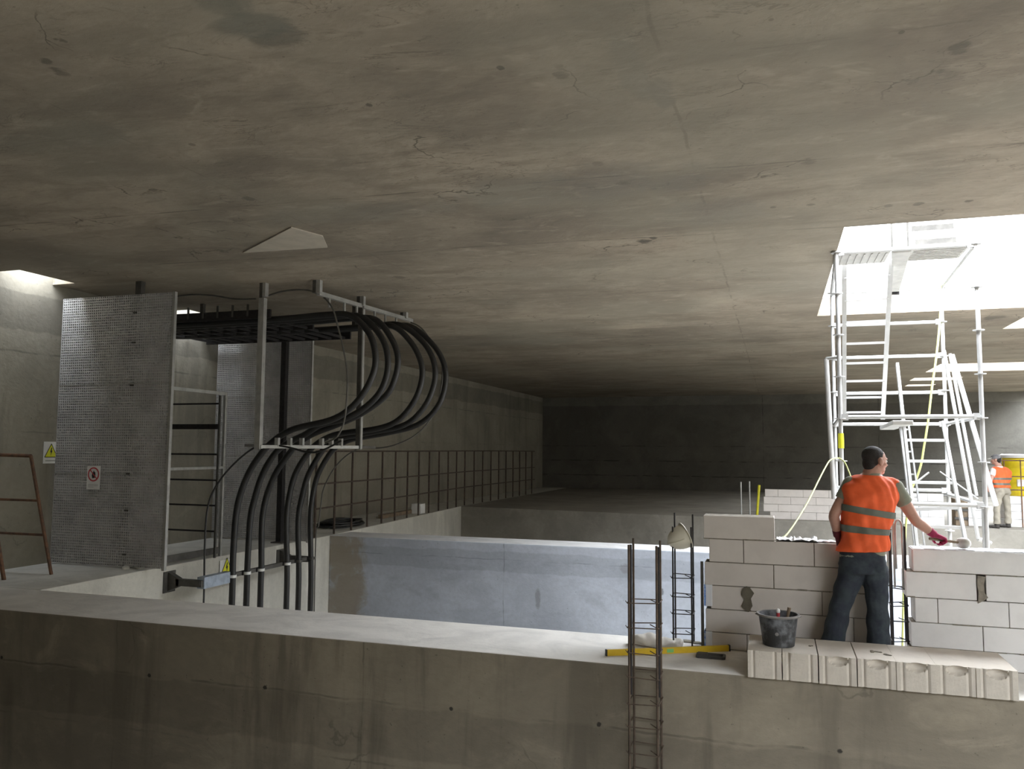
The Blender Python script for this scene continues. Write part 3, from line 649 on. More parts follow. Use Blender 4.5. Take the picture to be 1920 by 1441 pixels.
def warn_sign(label, c, u, v, w_, h):
    root, n = sign_base('warning_sign', label, 'sign', c, u, v, w_, h, M_white); t = w_*0.42; cc = c+v*h*0.06
    tri = lambda s: [cc+u*(-s)-v*s*0.8, cc+u*s-v*s*0.8, cc+v*s*1.0]
    MB().extrude(tri(t), n*0.006).build('yellow_triangle', M_yelsign, root)
    e = MB(); T3 = tri(t)
    for a, b in ((0, 1), (1, 2), (2, 0)): e.bar(T3[a]+n*0.006, T3[b]+n*0.006, t*0.09, 0.002, upv=n)
    e.build('black_border', M_black, root)
    MB().extrude([cc+u*x*t+v*y*t for x, y in [(.02, .5), (.14, .48), (.06, .08), (.2, .1), (-.05, -.6), (-.02, -.15), (-.16, -.12)]], n*0.0075).build('lightning_bolt', M_black, root)
    MB().extrude([c+u*x*w_-v*h*y for x, y in ((-.35, .40), (.35, .40), (.35, .35), (-.35, .35))], n*0.005).build('small_print', M_galv, root)
    return root
VY = Vector((0, 1, 0))
a = P(88, 848, X=XW+0.02); b_ = P(104, 848, X=XW+0.02); hh = P(88, 828, X=XW+0.02).z-P(88, 869, X=XW+0.02).z
warn_sign('yellow triangle warning sign on the left wall behind the grating', Vector((XW+0.012, (a.y+b_.y)/2, a.z)), VY, V, 0.26, hh)
a = P(427, 1064, X=XL+0.02); hh = P(427, 1047, X=XL+0.02).z-P(427, 1079, X=XL+0.02).z
warn_sign('yellow triangle warning sign low on the pit wall beside the black cables', Vector((XL+0.012, a.y-0.02, a.z)), VY, V, 0.34, hh)

# ------------------------------------------------------------------ guard frame with dark rungs between the screens
ya = YG1+0.1; q = P(424, 735, X=XL-0.03); yb = q.y; zt_ = q.z
gf = thing('guard_frame', 'pale guard frame along the ledge edge between the two screens', 'guard frame', (XL-0.04, yb, 0))
MB().box(XL-0.06, XL-0.02, yb-0.02, yb+0.02, 0.0, zt_).build('post', M_galv, gf)
MB().box(XL-0.055, XL-0.025, ya, yb, zt_-0.05, zt_).build('top_rail', M_galv, gf)
z2 = P(420, 876, X=XL-0.03).z; MB().box(XL-0.055, XL-0.025, ya, yb, z2-0.02, z2+0.02).build('mid_rail', M_galv, gf)
z3 = 0.10; MB().box(XL-0.055, XL-0.035, ya, yb, z3-0.06, z3+0.04).build('toe_board', M_galv_d, gf)
yr = yb-0.25; xa = P(312, 800, Y=yr).x; xb = P(411, 800, Y=yr).x
lr = thing('rung_rack', 'dark steel rack with horizontal rungs behind the guard frame', 'rack', ((xa+xb)/2, yr, 0))
for x_ in (xa, xb): MB().box(x_-0.015, x_+0.015, yr-0.015, yr+0.015, 0.0, P(312, 745, Y=yr).z+0.02).build('upright', M_galv_d, lr)
for y in (757, 851, 899, 946, 994):
    z = P(360, y, Y=yr).z; MB().tube([(xa, yr, z), (xb, yr, z)], 0.014, 8).build('rung', M_rebar, lr, smooth=True)
z = P(360, 799, Y=yr).z; MB().box(xa, xb, yr-0.03, yr+0.03, z-0.045, z+0.035).build('cross_beam', M_rebar, lr)
# rubble on the ledge under it
q = P(365, 1040, X=XL-0.1); mb = MB(); rr = random.Random(9)
for _ in range(16): mb.ell((XL-0.35+rr.uniform(-.2, .15), q.y-0.2+rr.uniform(-1.0, 0.7), 0.01), (rr.uniform(.03, .09), rr.uniform(.03, .08), rr.uniform(.02, .06)))
tag(remesh(mb, 'rubble', M_ledge, 0.015, origin=(XL-0.3, q.y, 0), smoothing=1), 'small concrete rubble on the ledge under the guard frame', 'rubble', kind='stuff')

# ------------------------------------------------------------------ big black cables
XC = XL+0.62
top_n = [[(656, 591), (690, 621), (703, 657), (702, 693), (684, 733), (656, 766), (620, 787), (557, 802), (530, 814), (511, 828), (493, 846), (469, 881), (451, 925), (442, 969), (437, 1042), (436, 1090)],
         [(678, 594), (714, 630), (727, 669), (723, 711), (702, 748), (656, 781), (602, 796), (572, 814), (543, 828), (517, 848), (493, 887), (478, 932), (469, 975), (464, 1060), (463, 1090)],
         [(702, 598), (732, 631), (746, 669), (741, 708), (723, 742), (678, 775), (632, 796), (590, 812), (560, 830), (542, 850), (517, 887), (499, 932), (491, 981), (490, 1060), (489, 1090)],
         [(738, 612), (771, 642), (789, 678), (791, 711), (777, 751), (747, 787), (708, 803), (647, 811), (620, 817), (596, 830), (578, 848), (554, 887), (542, 932), (537, 975), (538, 1050), (538, 1090)],
         [(753, 610), (795, 643), (814, 681), (814, 720), (795, 763), (759, 796), (693, 811), (645, 820), (620, 830), (602, 848), (578, 890), (566, 932), (559, 975), (560, 1050), (560, 1090)],
         [(771, 612), (811, 645), (832, 681), (835, 720), (820, 763), (783, 796), (723, 812), (665, 822), (640, 832), (620, 848), (596, 890), (586, 932), (582, 975), (583, 1050), (583, 1090)]]
cl = ['black power cable nearest the camera, leftmost where it drops into the pit', 'second of the near black power cables, dropping left of centre', 'third black power cable, innermost of the near trio where it drops',
      'fourth black power cable, leftmost of the far trio', 'fifth black power cable, middle of the far trio', 'outermost black power cable with the widest bend, furthest right']
CABY = []
for i, pts in enumerate(top_n):
    Yc = P(pts[-1][0], 1090, X=XC).y; CABY.append(Yc)
    w3 = [P(x, y, Y=Yc) for x, y in pts]
    z0 = w3[0].z
    lead = [Vector((XW+0.06, Yc, z0-0.01)), Vector((XW+0.8, Yc, z0-0.02)), Vector((w3[0].x-1.2, Yc, z0-0.0)), Vector((w3[0].x-0.45, Yc, z0+0.025))]
    lead = [p for k, p in enumerate(lead) if p.x < w3[0].x-0.1*k or k < 2]
    path = catmull(lead+w3+[Vector((w3[-1].x, Yc, w3[-1].z-0.5)), Vector((w3[-1].x, Yc, PIT+0.02))], 5)
    o = MB().tube(path, 0.047, 14).build('power_cable', M_cable, smooth=True, origin=(w3[-1].x, Yc, PIT))
    tag(o, cl[i], 'cable', 'black power cables')
# thin cables
def wire(label, pts, Y0, Y1, r=0.012, mat=None, ext=None):
    n = len(pts)-1; w3 = [P(x, y, Y=Y0+(Y1-Y0)*i/n) for i, (x, y) in enumerate(pts)]
    if ext: w3 += ext(w3)
    o = MB().tube(catmull(w3, 5), r, 8).build('thin_cable', mat or M_cabgrey, smooth=True, origin=w3[-1]); tag(o, label, 'cable')
y0c, y1c = CABY[0], CABY[-1]
wire('thin dark cable hanging in a slack loop in front of the left ladder of rungs', [(640, 826), (590, 848), (540, 838), (500, 833), (470, 843), (430, 878), (400, 920), (388, 960), (384, 1020), (383, 1080), (382, 1125)], y0c-0.1, y0c-0.35, 0.014, M_cable, ext=lambda w: [Vector((w[-1].x, w[-1].y, PIT+0.02))])
wire('thin dark cable arcing from the pale post over the big cables to the lower tray', [(497, 556), (530, 546), (570, 543), (600, 552), (622, 575), (633, 610), (643, 650), (651, 700), (650, 750), (645, 790), (632, 818), (610, 830)], y0c-0.15, y0c-0.12, 0.013)
wire('thin grey cable following the outside of the widest cable bend', [(770, 604), (790, 615), (812, 645), (828, 680), (828, 720), (818, 765), (800, 795), (775, 818), (740, 834), (705, 840), (680, 836)], y1c+0.1, y1c+0.1, 0.013)
wire('thin pale cable dropping from the tray right of the big cables', [(668, 843), (648, 855), (625, 880), (607, 915), (602, 945), (597, 985), (592, 1010)], y1c+0.1, y1c+0.15, 0.012, M_cabgrey, ext=lambda w: [Vector((w[-1].x, w[-1].y+0.02, PIT+0.02))])
wire('thin dark cable running under the ceiling left of the white post', [(320, 557), (360, 552), (400, 554), (440, 560), (480, 560)], y0c, y0c-0.1, 0.012)

# ------------------------------------------------------------------ ceiling hangers, posts, trays
def hanger(px, py, w_=0.09):
    q = P(px, py, Z=CEIL); return q
hA = P(494, 531, Z=CEIL); hC = P(679, 556, Z=CEIL); hD = P(591, 526, Z=CEIL); hE = P(757, 586, Z=CEIL)
tr_z = P(497, 837, Y=hA.y).z
pa = thing('hanger_post', 'pale galvanised hanger post from ceiling to the lower cable tray, left of the cable bends', 'hanger post', (hA.x, hA.y, CEIL))
MB().box(hA.x-0.045, hA.x+0.045, hA.y-0.04, hA.y+0.04, tr_z-0.03, CEIL-0.22).build('post', M_galv, pa)
MB().box(hA.x-0.03, hA.x+0.02, hA.y-0.05, hA.y+0.03, CEIL-0.22, CEIL).build('ceiling_bracket', M_galv_d, pa); MB().box(hA.x+0.02, hA.x+0.07, hA.y-0.05, hA.y+0.03, CEIL-0.2, CEIL).build('ceiling_bracket', M_galv, pa)
yC = P(678, 838, Z=tr_z).y if False else hC.y
pc = thing('hanger_post', 'dark hanger post behind the cable bends right of the tray', 'hanger post', (hC.x, hC.y, CEIL))
zC = P(678, 838, Y=hC.y).z
MB().box(hC.x-0.045, hC.x+0.025, hC.y-0.03, hC.y+0.03, zC-0.03, CEIL).build('post', M_galv_d, pc)
MB().box(hC.x+0.025, hC.x+0.045, hC.y-0.03, hC.y+0.03, zC-0.03, CEIL-0.2).build('flange', M_galv, pc)
q = P(530, 1016, Z=0.0)
pb_ = thing('floor_post', 'black steel post standing on the ledge in front of the second screen', 'post', (q.x, q.y-0.1, 0))
MB().box(q.x-0.05, q.x+0.05, q.y-0.15, q.y-0.05, 0.0, CEIL).build('post', M_rebar, pb_); MB().box(q.x-0.12, q.x+0.12, q.y-0.2, q.y, 0.0, 0.02).build('base_plate', M_galv_d, pb_)
# lower tray
ct = thing('cable_tray', 'narrow pale cable tray under the crossing black cables', 'cable tray', (hA.x, hA.y, tr_z))
a = Vector((hA.x+0.03, hA.y, tr_z)); b_ = Vector((hC.x, hC.y, zC))
MB().bar(a, b_, 0.06, 0.05).build('rail', M_galv, ct, bevel=0.004)
off = Vector((0.0, 0.55, 0)); MB().bar(a+off*0.6+Vector((-0.5, 0, 0.02)), b_+off, 0.04, 0.04).build('rail', M_galv_d, ct)
for t in (0.16, 0.28, 0.40, 0.60, 0.70, 0.80):
    p = a+(b_-a)*t; MB().box(p.x-0.03, p.x+0.03, p.y-0.02, p.y+0.03, p.z, p.z+0.13).build('cable_clamp', M_galv, ct)
# ceiling rail
cr = thing('ceiling_rail', 'pale steel rail under the ceiling above the cable bends', 'ceiling rail', (hD.x, hD.y, CEIL))
zr_ = P(603, 549, Y=hD.y).z; ra = Vector((hD.x+0.05, hD.y, zr_)); rb_ = P(772, 601, Y=hE.y+0.3)
MB().bar(ra, rb_, 0.06, 0.06).build('rail', M_galv, cr)
for h_ in (hD, hE, hC):
    t = (h_.y-ra.y)/(rb_.y-ra.y); pz = ra.z+(rb_.z-ra.z)*t
    xx = ra.x+(rb_.x-ra.x)*t
    MB().box(xx-0.06, xx-0.005, h_.y-0.05, h_.y+0.04, pz, CEIL).build('ceiling_bracket', M_galv_d, cr)
    MB().box(xx-0.005, xx+0.06, h_.y-0.05, h_.y+0.02, pz, CEIL).build('ceiling_bracket', M_galv, cr)
for t in (0.1, 0.24, 0.36, 0.55, 0.67, 0.8): p = ra+(rb_-ra)*t; MB().box(p.x-0.012, p.x+0.012, p.y-0.02, p.y+0.02, p.z-0.16, p.z).build('drop_rod', M_galv, cr)
# upper tray carrying the cables along X over the ledge
zU = P(640, 592, Y=CABY[2]).z-0.07
ut = thing('upper_cable_tray', 'dark upper cable tray carrying the black cables below the ceiling', 'cable tray', (hA.x, (CABY[0]+CABY[-1])/2, zU))
xe = P(690, 600, Y=CABY[-1]).x
for yy in (CABY[0]-0.12, (CABY[2]+CABY[3])/2, CABY[-1]+0.12): MB().box(XW+0.02, xe-0.4, yy-0.02, yy+0.02, zU-0.06, zU+0.07).build('side_rail', M_rebar, ut)
x_ = XW+0.25
while x_ < xe-0.4:
    MB().box(x_-0.02, x_+0.02, CABY[0]-0.12, CABY[-1]+0.12, zU-0.055, zU-0.015).build('rung', M_rebar, ut)
    for yy in (CABY[0]-0.14, CABY[-1]+0.14): MB().box(x_-0.015, x_+0.015, yy-0.01, yy+0.01, zU-0.02, zU+0.16).build('cable_clamp', M_galv_d, ut)
    x_ += 0.27
for x_, yy in ((XW+0.55, CABY[0]-0.12), (XW+1.1, CABY[2]+0.1), (hA.x+0.5, CABY[3])): MB().box(x_-0.03, x_+0.03, yy-0.03, yy+0.03, zU, CEIL).build('drop_hanger', M_galv_d, ut)

# ------------------------------------------------------------------ bracket holding the cables in the pit
zb = P(383, 1092, Y=P(383, 1092, X=XC).y).z
def pit_bracket(label, y, x_end):
    root = thing('pit_bracket', label, 'bracket', (XL, y, zb))
    MB().box(XL, XL+0.015, y-0.12, y+0.12, zb-0.17, zb+0.13).build('wall_plate', M_galv_d, root)
    MB().extrude([(XL+0.01, y-0.04, zb+0.12), (XL+0.20, y-0.04, zb+0.035), (XL+0.20, y-0.04, zb-0.075), (XL+0.01, y-0.04, zb-0.15)], (0, 0.08, 0)).build('gusset', M_galv_d, root)
    MB().box(XL+0.15, x_end, y-0.04, y+0.04, zb-0.065, zb+0.03).build('arm', M_galv_d, root)
    return root
yb1 = P(384, 1092, X=XC).y; yb2 = P(519, 1062, X=XC).y; yb3 = P(586, 1045, X=XC).y
pit_bracket('dark flared wall bracket nearest the camera in the pit', yb1, XC-0.03); pit_bracket('dark flared wall bracket further back behind the far trio of cables', yb3-0.05, XC-0.05)
ch = thing('cable_channel', 'steel channel clamping the cables along the pit wall', 'channel', (XC, yb1, zb))
MB().box(XC-0.10, XC-0.045, yb1-0.05, yb3+0.1, zb-0.03, zb+0.03).build('channel', M_galv_d, ch)
MB().box(XC-0.13, XC-0.01, yb1+0.0, yb1+0.62, zb-0.09, zb+0.07).build('junction_box', simple('blue_grey_box', (0.36, 0.42, 0.50), 0.4), ch)
for i, yc in enumerate(CABY):
    mb = MB().lathe([(0.047, -0.02), (0.056, -0.02), (0.056, 0.02), (0.047, 0.02)], (XC+0.0, yc, zb), 20)
    mb.build('cable_clamp', M_white if i < 4 else M_galv_d, ch, smooth=True)
    MB().box(XC-0.09, XC-0.03, yc-0.07, yc+0.07, zb-0.03, zb+0.03).build('clamp_foot', M_rebar, ch)

# ------------------------------------------------------------------ rebar fence along the ledge edge
def edge_x(y): return XL-0.03 if y < 14.2 else (-8.38+(y-14.2)*(-9.02+8.38)/8.7 if y < 22.9 else -9.04)-0.03
ztf = 1.66
rf = thing('rebar_fence', 'long fence of upright rebars along the ledge edge', 'fence', (edge_x(14), 14.0, 0))
y = P(590, 1000, X=XL-0.03).y; ys_ = []
k = 0
while y < 30.5:
    ys_.append(y); y += 0.80
for i, y in enumerate(ys_):
    MB().tube([(edge_x(y), y, 0.0), (edge_x(y)+0.004*math.sin(i*2.1), y, 0.8), (edge_x(y), y, ztf+0.0)], 0.022, 8).build('upright_bar', M_rust_d, rf, smooth=True)
for z in (ztf-0.01, 1.02, 0.55):
    mb = MB(); mb.tube([(edge_x(y)+0.02, y, z+0.006*math.sin(y*3)) for y in [ys_[0]]+ys_[::3]+[ys_[-1]+0.3]], 0.016, 6).build('rail', M_rust_d, rf, smooth=True)
# far dark mesh
# coil and box on the ledge
q = P(655, 985, X=-8.9)
mb = MB()
for k in range(7):
    rr_ = 0.30+0.05*(k % 4); mb.tube([(q.x-0.2+rr_*math.cos(t)*0.9, q.y+rr_*math.sin(t)*1.6, 0.03+0.03*(k//2)+0.015*math.sin(3*t+k)) for t in [2*math.pi*i/24 for i in range(25)]], 0.022, 6)
tag(mb.build('cable_coil', M_cable, smooth=True, origin=(q.x-0.2, q.y, 0)), 'coil of black cable lying on the ledge behind the rebar fence', 'cable coil')
q = P(793, 965, X=-8.95); q.z = 0
tag(MB().box(q.x-0.25, q.x+0.02, q.y-0.2, q.y+0.1, 0, 0.26).build('white_carton', M_white, bevel=0.01, origin=q), 'small white box standing on the ledge behind the rebar fence', 'box')
q = P(744, 972, X=-9.2); q.z = 0
tag(MB().bar((q.x, q.y-0.9, 0.05), (q.x-0.05, q.y+1.2, 0.05), 0.12, 0.09).build('timber', M_wood, origin=q), 'dark timber lying on the ledge between coil and white box', 'timber')

# ------------------------------------------------------------------ rusty trestle on the near ledge
YT = 8.55
tz = P(58, 854, Y=YT).z; f1 = Vector((P(98, 1000, Y=YT).x+0.02, YT, 0.0)); f2 = Vector((P(10, 1040, Y=YT-0.55).x, YT-0.55, 0.0))
t1 = Vector((P(58, 854, Y=YT-0.1).x, YT-0.1, tz)); 
ts = thing('trestle', 'rusty steel trestle leaning by the left wall', 'trestle', f1)
MB().tube([f1, t1], 0.022, 8).build('leg', M_rust, ts, smooth=True)
tl = t1+Vector((-0.55, -0.25, 0.0)); MB().tube([f2, Vector((tl.x+0.02, tl.y, tl.z))], 0.026, 8).build('leg', M_rust, ts, smooth=True)
MB().tube([t1, Vector((XW+0.03, t1.y, tz+0.01))], 0.025, 8).build('top_bar', M_rust, ts, smooth=True)
for t in (0.38, 0.67): p = t1+(f1-t1)*t; MB().tube([p, Vector((XW+0.03, p.y, p.z+0.0))], 0.017, 8).build('cross_bar', M_rust, ts, smooth=True)

# ceiling repair board
poly = [P(x, y, Z=CEIL-0.015) for x, y in [(455, 474), (614, 464), (605, 443), (546, 427)]]
tag(MB().extrude(poly, (0, 0, 0.0125)).build('plywood_patch', M_ply, origin=poly[0]), 'thin warped board stuck against the ceiling above the cables', 'board')
# ------------------------------------------------------------------ scaffold tower
SYF, SYR = 10.3, 12.95
xR = P(1840, 750, Y=SYF).x; xL_ = P(1575, 750, Y=SYF).x; xRr = P(1772, 750, Y=SYR).x; xLr = P(1563, 700, Y=SYR).x
sf = thing('scaffold_tower', 'bright aluminium scaffold tower standing in the pit under the big ceiling opening', 'scaffold', ((xL_+xR)/2, SYF, PIT))
LV = [PIT+0.15+0.5*k+0.01*0 for k in range(20)]
lv0 = P(1832, 457, Y=SYF).z       # upper deck level
lvl = [lv0-0.497*k for k in range(-2, 12)]
stds = {'fr': (xR, SYF, lv0+1.0), 'fl': (xL_, SYF, lv0+0.02), 'rr': (xRr, SYR, lv0+0.1), 'rl': (xLr, SYR, lv0+0.1)}
for k_, (x, y, zt_) in stds.items():
    st = MB().tube([(x, y, PIT+0.02), (x, y, zt_)], 0.0245, 12).build('standard', M_alu, sf, smooth=True)
    for z in lvl:
        if PIT+0.1 < z < zt_: MB().lathe([(0.024, -0.006), (0.062, -0.005), (0.062, 0.005), (0.024, 0.006)], (x, y, z), 14).build('rosette', M_alu, st)
    MB().box(x-0.075, x+0.075, y-0.075, y+0.075, PIT, PIT+0.02).build('base_plate', M_alu, sf)
def ledger(a, b, r=0.0235, name='ledger', mat=None):
    a = Vector(a); b = Vector(b); o = MB().tube([a, b], r, 10).build(name, mat or M_alu, sf, smooth=True)
    for e in (a, b):
        d = (b-a).normalized()*(1 if e is a else -1); MB().bar(e+d*0.02, e+d*0.085, 0.05, 0.075).build('wedge_head', mat or M_alu, o)
    return o
zmid = P(1700, 781, Y=SYF).z; zlow = P(1780, 946, Y=SYF).z
for z in (lv0, zmid):
    ledger((xL_, SYF, z), (xR, SYF, z)); ledger((xLr, SYR, z), (xRr, SYR, z)); ledger((xR, SYF, z), (xRr, SYR, z)); ledger((xL_, SYF, z), (xLr, SYR, z))
ledger((xL_, SYF, zlow), (xR, SYF, zlow)); ledger((xLr, SYR, zlow+0.05), (xRr, SYR, zlow+0.05))
ledger((xR, SYF, zlow), (xRr, SYR, zlow)); ledger((xL_, SYF, zlow), (xLr, SYR, zlow)); ledger((xL_, SYF, PIT+0.35), (xR, SYF, PIT+0.35)); ledger((xLr, SYR, PIT+0.35), (xRr, SYR, PIT+0.35))
for y in (603, 666, 735): ledger((xLr, SYR, P(1760, y, Y=SYR).z), (xRr, SYR, P(1760, y, Y=SYR).z), name='guard_rail')
for z in (lv0+0.5, lv0+0.98): ledger((xL_+0.0, SYF+0.02, z), (xR, SYF+0.02, z), name='guard_rail') if False else None
# upper deck: end planks across the front, narrow plank running back, gap
def deck(name, x0, x1, y0, y1, z, th=0.05):
    o = MB().box(x0, x1, y0, y1, z-th, z).build(name, M_plank, sf, bevel=0.006)
    rb = MB(); n = max(2, int((y1-y0)/0.08)) if (x1-x0) > (y1-y0) else max(2, int((x1-x0)/0.08))
    for i in range(n):
        if (x1-x0) > (y1-y0): yy = y0+(i+0.5)*(y1-y0)/n; rb.box(x0+0.03, x1-0.03, yy-0.008, yy+0.008, z-th-0.008, z-th+0.001)
        else: xx = x0+(i+0.5)*(x1-x0)/n; rb.box(xx-0.008, xx+0.008, y0+0.03, y1-0.03, z-th-0.008, z-th+0.001)
    rb.build('rib', M_plank, o); return o
xm0 = P(1676, 470, Y=SYF).x; xm1 = P(1706, 470, Y=SYF).x
deck('deck_plank', xL_+0.04, xm0-0.03, SYF+0.03, SYF+0.62, lv0+0.03); deck('deck_plank', xm1+0.02, xR-0.05, SYF+0.03, SYF+0.60, lv0+0.03)
q1_ = P(1671, 546, Y=SYR-0.05); q2_ = P(1686, 546, Y=SYR-0.05)
MB().extrude([(xm0-0.02, SYF+0.03, lv0-0.04), (xm1+0.01, SYF+0.03, lv0-0.04), (q2_.x, SYR-0.03, lv0-0.04), (q1_.x, SYR-0.03, lv0-0.04)], (0, 0, 0.06)).build('deck_plank', M_plank, sf, bevel=0.006)
MB().box(q1_.x, q2_.x, SYR-0.09, SYR-0.03, lv0-0.075, lv0-0.041).build('deck_hook', M_rebar, sf)
# loose boards on the deck, toe boards seen against the sky
for y, xa_, xb_ in ((426, 1709, 1788), (452, 1716, 1793)):
    z = P(1750, y, Y=SYF+0.1).z; MB().box(P(xa_, y, Y=SYF+0.1).x, P(xb_, y, Y=SYF+0.1).x, SYF+0.09, SYF+0.12, z-0.03, z+0.03).build('toe_board', M_galv_d, sf)
for px in (1672, 1702): xx = P(px, 440, Y=SYF).x; MB().tube([(xx, SYF, lv0), (xx, SYF, lv0+0.75)], 0.012, 8).build('guard_post', M_galv_d, sf)
# middle level bracket plank
zq = zmid-0.03
xq0 = P(1655, 800, Y=SYR-0.2).x; xq1 = P(1692, 790, Y=SYF).x
MB().extrude([(xq1-0.10, SYF+0.04, zq-0.06), (xq1+0.12, SYF+0.04, zq-0.06), (xq0+0.14, SYR-0.3, zq-0.06), (xq0-0.05, SYR-0.3, zq-0.06)], (0, 0, 0.05)).build('deck_plank', M_plank, sf, bevel=0.006)
# inner ladder
zA, zB = lv0-0.02, zmid+0.0
la0 = P(1583, 480, Y=11.0); la1 = P(1671, 486, Y=11.0); lb0 = P(1583, 785, Y=12.6); lb1 = P(1655, 785, Y=12.6)
lad = MB().bar(la0, lb0, 0.055, 0.028, upv=(0, 1, 0)).bar(la1, lb1, 0.055, 0.028, upv=(0, 1, 0)).build('ladder', M_alu, sf)
for y in (527, 564, 601, 638, 673, 706, 737, 766):
    t = (P(1620, y, Y=11.5).z-la0.z)/(lb0.z-la0.z)
    a = la0+(lb0-la0)*t; t2 = max(0, min(1, (a.z-la1.z)/(lb1.z-la1.z))); b_ = la1+(lb1-la1)*t2
    MB().bar(a, b_, 0.03, 0.03).build('rung', M_alu, lad)
# braces
def brace(pa, pb, Ya, Yb, r=0.02, name='brace', mat=None, ext=0.0):
    a = P(pa[0], pa[1], Y=Ya); b = P(pb[0], pb[1], Y=Yb)
    if ext: b = b+(b-a).normalized()*ext
    return MB().tube([a, b], r, 10).build(name, mat or M_alu_w, sf, smooth=True)
brace((1549, 673), (1564, 935), SYF+0.1, SYF-0.1, 0.028)
a = P(1549, 672, Y=SYF+0.1); MB().tube([a, (xL_, SYF+0.02, a.z)], 0.018, 8).build('clamp_arm', M_alu, sf, smooth=True)
brace((1770, 657), (1834, 1010), SYF+0.9, SYF+0.5, 0.021); brace((1781, 663), (1831, 929), SYF+1.0, SYF+0.75, 0.019)
o_ = MB().bar(P(1785, 665, Y=SYF+1.1), P(1868, 948, Y=SYF+0.35), 0.05, 0.04, upv=(0, 1, 0)).build('brace', M_alu_w, sf, bevel=0.006)
a = P(1834, 1010, Y=SYF+0.5); MB().tube([a, a+Vector((0.14, 0.05, -0.05))], 0.024, 10).build('brace_foot', M_alu_w, sf, smooth=True)
brace((1843, 948), (1846, 1030), SYF+0.15, SYF+0.15, 0.018, ext=1.0)
MB().bar(P(1704, 955, Y=SYF+0.4), P(1798, 951, Y=SYF+0.4), 0.04, 0.04).build('ledger', M_alu, sf)
MB().tube([P(1763, 884, Y=SYR+0.1), P(1834, 935, Y=SYF+0.6)], 0.009, 8).build('thin_stay', M_galv, sf, smooth=True)
MB().tube([P(1716, 905, Y=SYR+0.1), P(1742, 885, Y=SYR+0.1)], 0.012, 8).build('thin_stay', M_galv, sf, smooth=True)
for px, y0_, y1_ in ((1759, 862, 990), (1750, 878, 990)):
    MB().tube([P(px, y0_, Y=SYR+1.0), P(px, y1_, Y=SYR+1.0)], 0.02, 8).build('tube', M_galv, sf, smooth=True) if False else None
# yellow tag sleeve on the left standard
MB().lathe([(0.026, 0), (0.032, 0), (0.032, P(1577, 812, Y=SYF).z-P(1577, 840, Y=SYF).z), (0.026, P(1577, 812, Y=SYF).z-P(1577, 840, Y=SYF).z)], (xL_, SYF, P(1577, 840, Y=SYF).z), 12).build('yellow_sleeve', M_yelsign, sf, smooth=True)
# leaning ladder
L2 = thing('ladder', 'bright aluminium ladder leaning inside the scaffold tower', 'ladder', (P(1719, 1021, Y=SYF+0.25).x, SYF+0.25, PIT))
def to_floor(a, b): d = b-a; return a+d*((PIT-a.z)/d.z)
s0 = P(1682, 681, Y=SYF+1.0); s1 = to_floor(s0, P(1719, 1021, Y=SYF+0.35)); r0_ = P(1768, 790, Y=SYF+0.85); r1_ = to_floor(r0_, P(1811, 1018, Y=SYF+0.35))
MB().bar(s0, s1, 0.035, 0.07, upv=(0, 1, 0)).build('stile', M_alu_w, L2, bevel=0.004); MB().bar(r0_, r1_, 0.035, 0.07, upv=(0, 1, 0)).build('stile', M_alu_w, L2, bevel=0.004)
def on(a, b, z): return a+(b-a)*((z-a.z)/(b.z-a.z))
zr0 = P(1745, 825, Y=SYF+0.8).z
for k in range(12):
    z = zr0-0.255*k
    if z < PIT+0.1: break
    MB().bar(on(s0, s1, z), on(r0_, r1_, z), 0.035, 0.035).build('rung', M_alu_w, L2)
L3 = thing('ladder_section', 'second narrow ladder stile pair leaning beside the bright ladder', 'ladder', (P(1705, 940, Y=SYF+0.6).x, SYF+0.6, PIT))
s0 = P(1687, 790, Y=SYF+1.05); s1 = to_floor(s0, P(1706, 945, Y=SYF+0.75)); MB().bar(s0, s1, 0.028, 0.06, upv=(0, 1, 0)).build('stile', M_alu, L3)
s2 = s0+Vector((0.10, 0.02, 0)); s3 = s1+Vector((0.12, 0.02, 0)); MB().bar(s2, s3, 0.018, 0.05, upv=(0, 1, 0)).build('stile', M_alu, L3)
for k in range(9): z = s0.z-0.1-0.28*k; MB().bar(on(s0, s1, z), on(s2, s3, z), 0.02, 0.02).build('rung', M_alu, L3) if z > PIT else None
# yellow hoses
pts = [(1764, 560), (1761, 615), (1756, 665), (1747, 730), (1740, 790), (1732, 840), (1727, 870), (1718, 898), (1708, 925)]
w3 = [P(x, y, Y=SYR-0.25) for x, y in pts]
tag(MB().tube(catmull([Vector((w3[0].x, w3[0].y, CEIL+0.5))]+w3+[Vector((w3[-1].x-0.1, w3[-1].y, w3[-1].z-0.7)), Vector((w3[-1].x-0.2, w3[-1].y, PIT+0.02))], 5), 0.015, 10).build('hose', M_hose, smooth=True, origin=w3[-1]), 'pale yellow hose hanging from the ceiling opening through the scaffold', 'hose')
pts = [(1468, 1010), (1478, 998), (1494, 975), (1515, 940), (1535, 900), (1548, 875), (1557, 862), (1570, 858), (1582, 864), (1590, 880), (1597, 900), (1604, 930)]
ys_h = [YB+0.1, YB+0.5, YB+1.0, YB+1.5, YB+2.0, YB+2.4, YB+2.7, SYF-0.06, SYF-0.07, SYF-0.1, SYF-0.15, SYF-0.2]
w3 = [P(x, y, Y=yy) for (x, y), yy in zip(pts, ys_h)]; w3[0].z = zs[5]+0.02
tag(MB().tube(catmull(w3+[Vector((w3[-1].x-0.12, w3[-1].y, w3[-1].z-0.9)), Vector((w3[-1].x-0.2, w3[-1].y, PIT+0.02))], 5), 0.008, 10).build('hose', M_hose, smooth=True, origin=w3[0]), 'thin yellow green hose running from the wall top over the scaffold', 'hose')

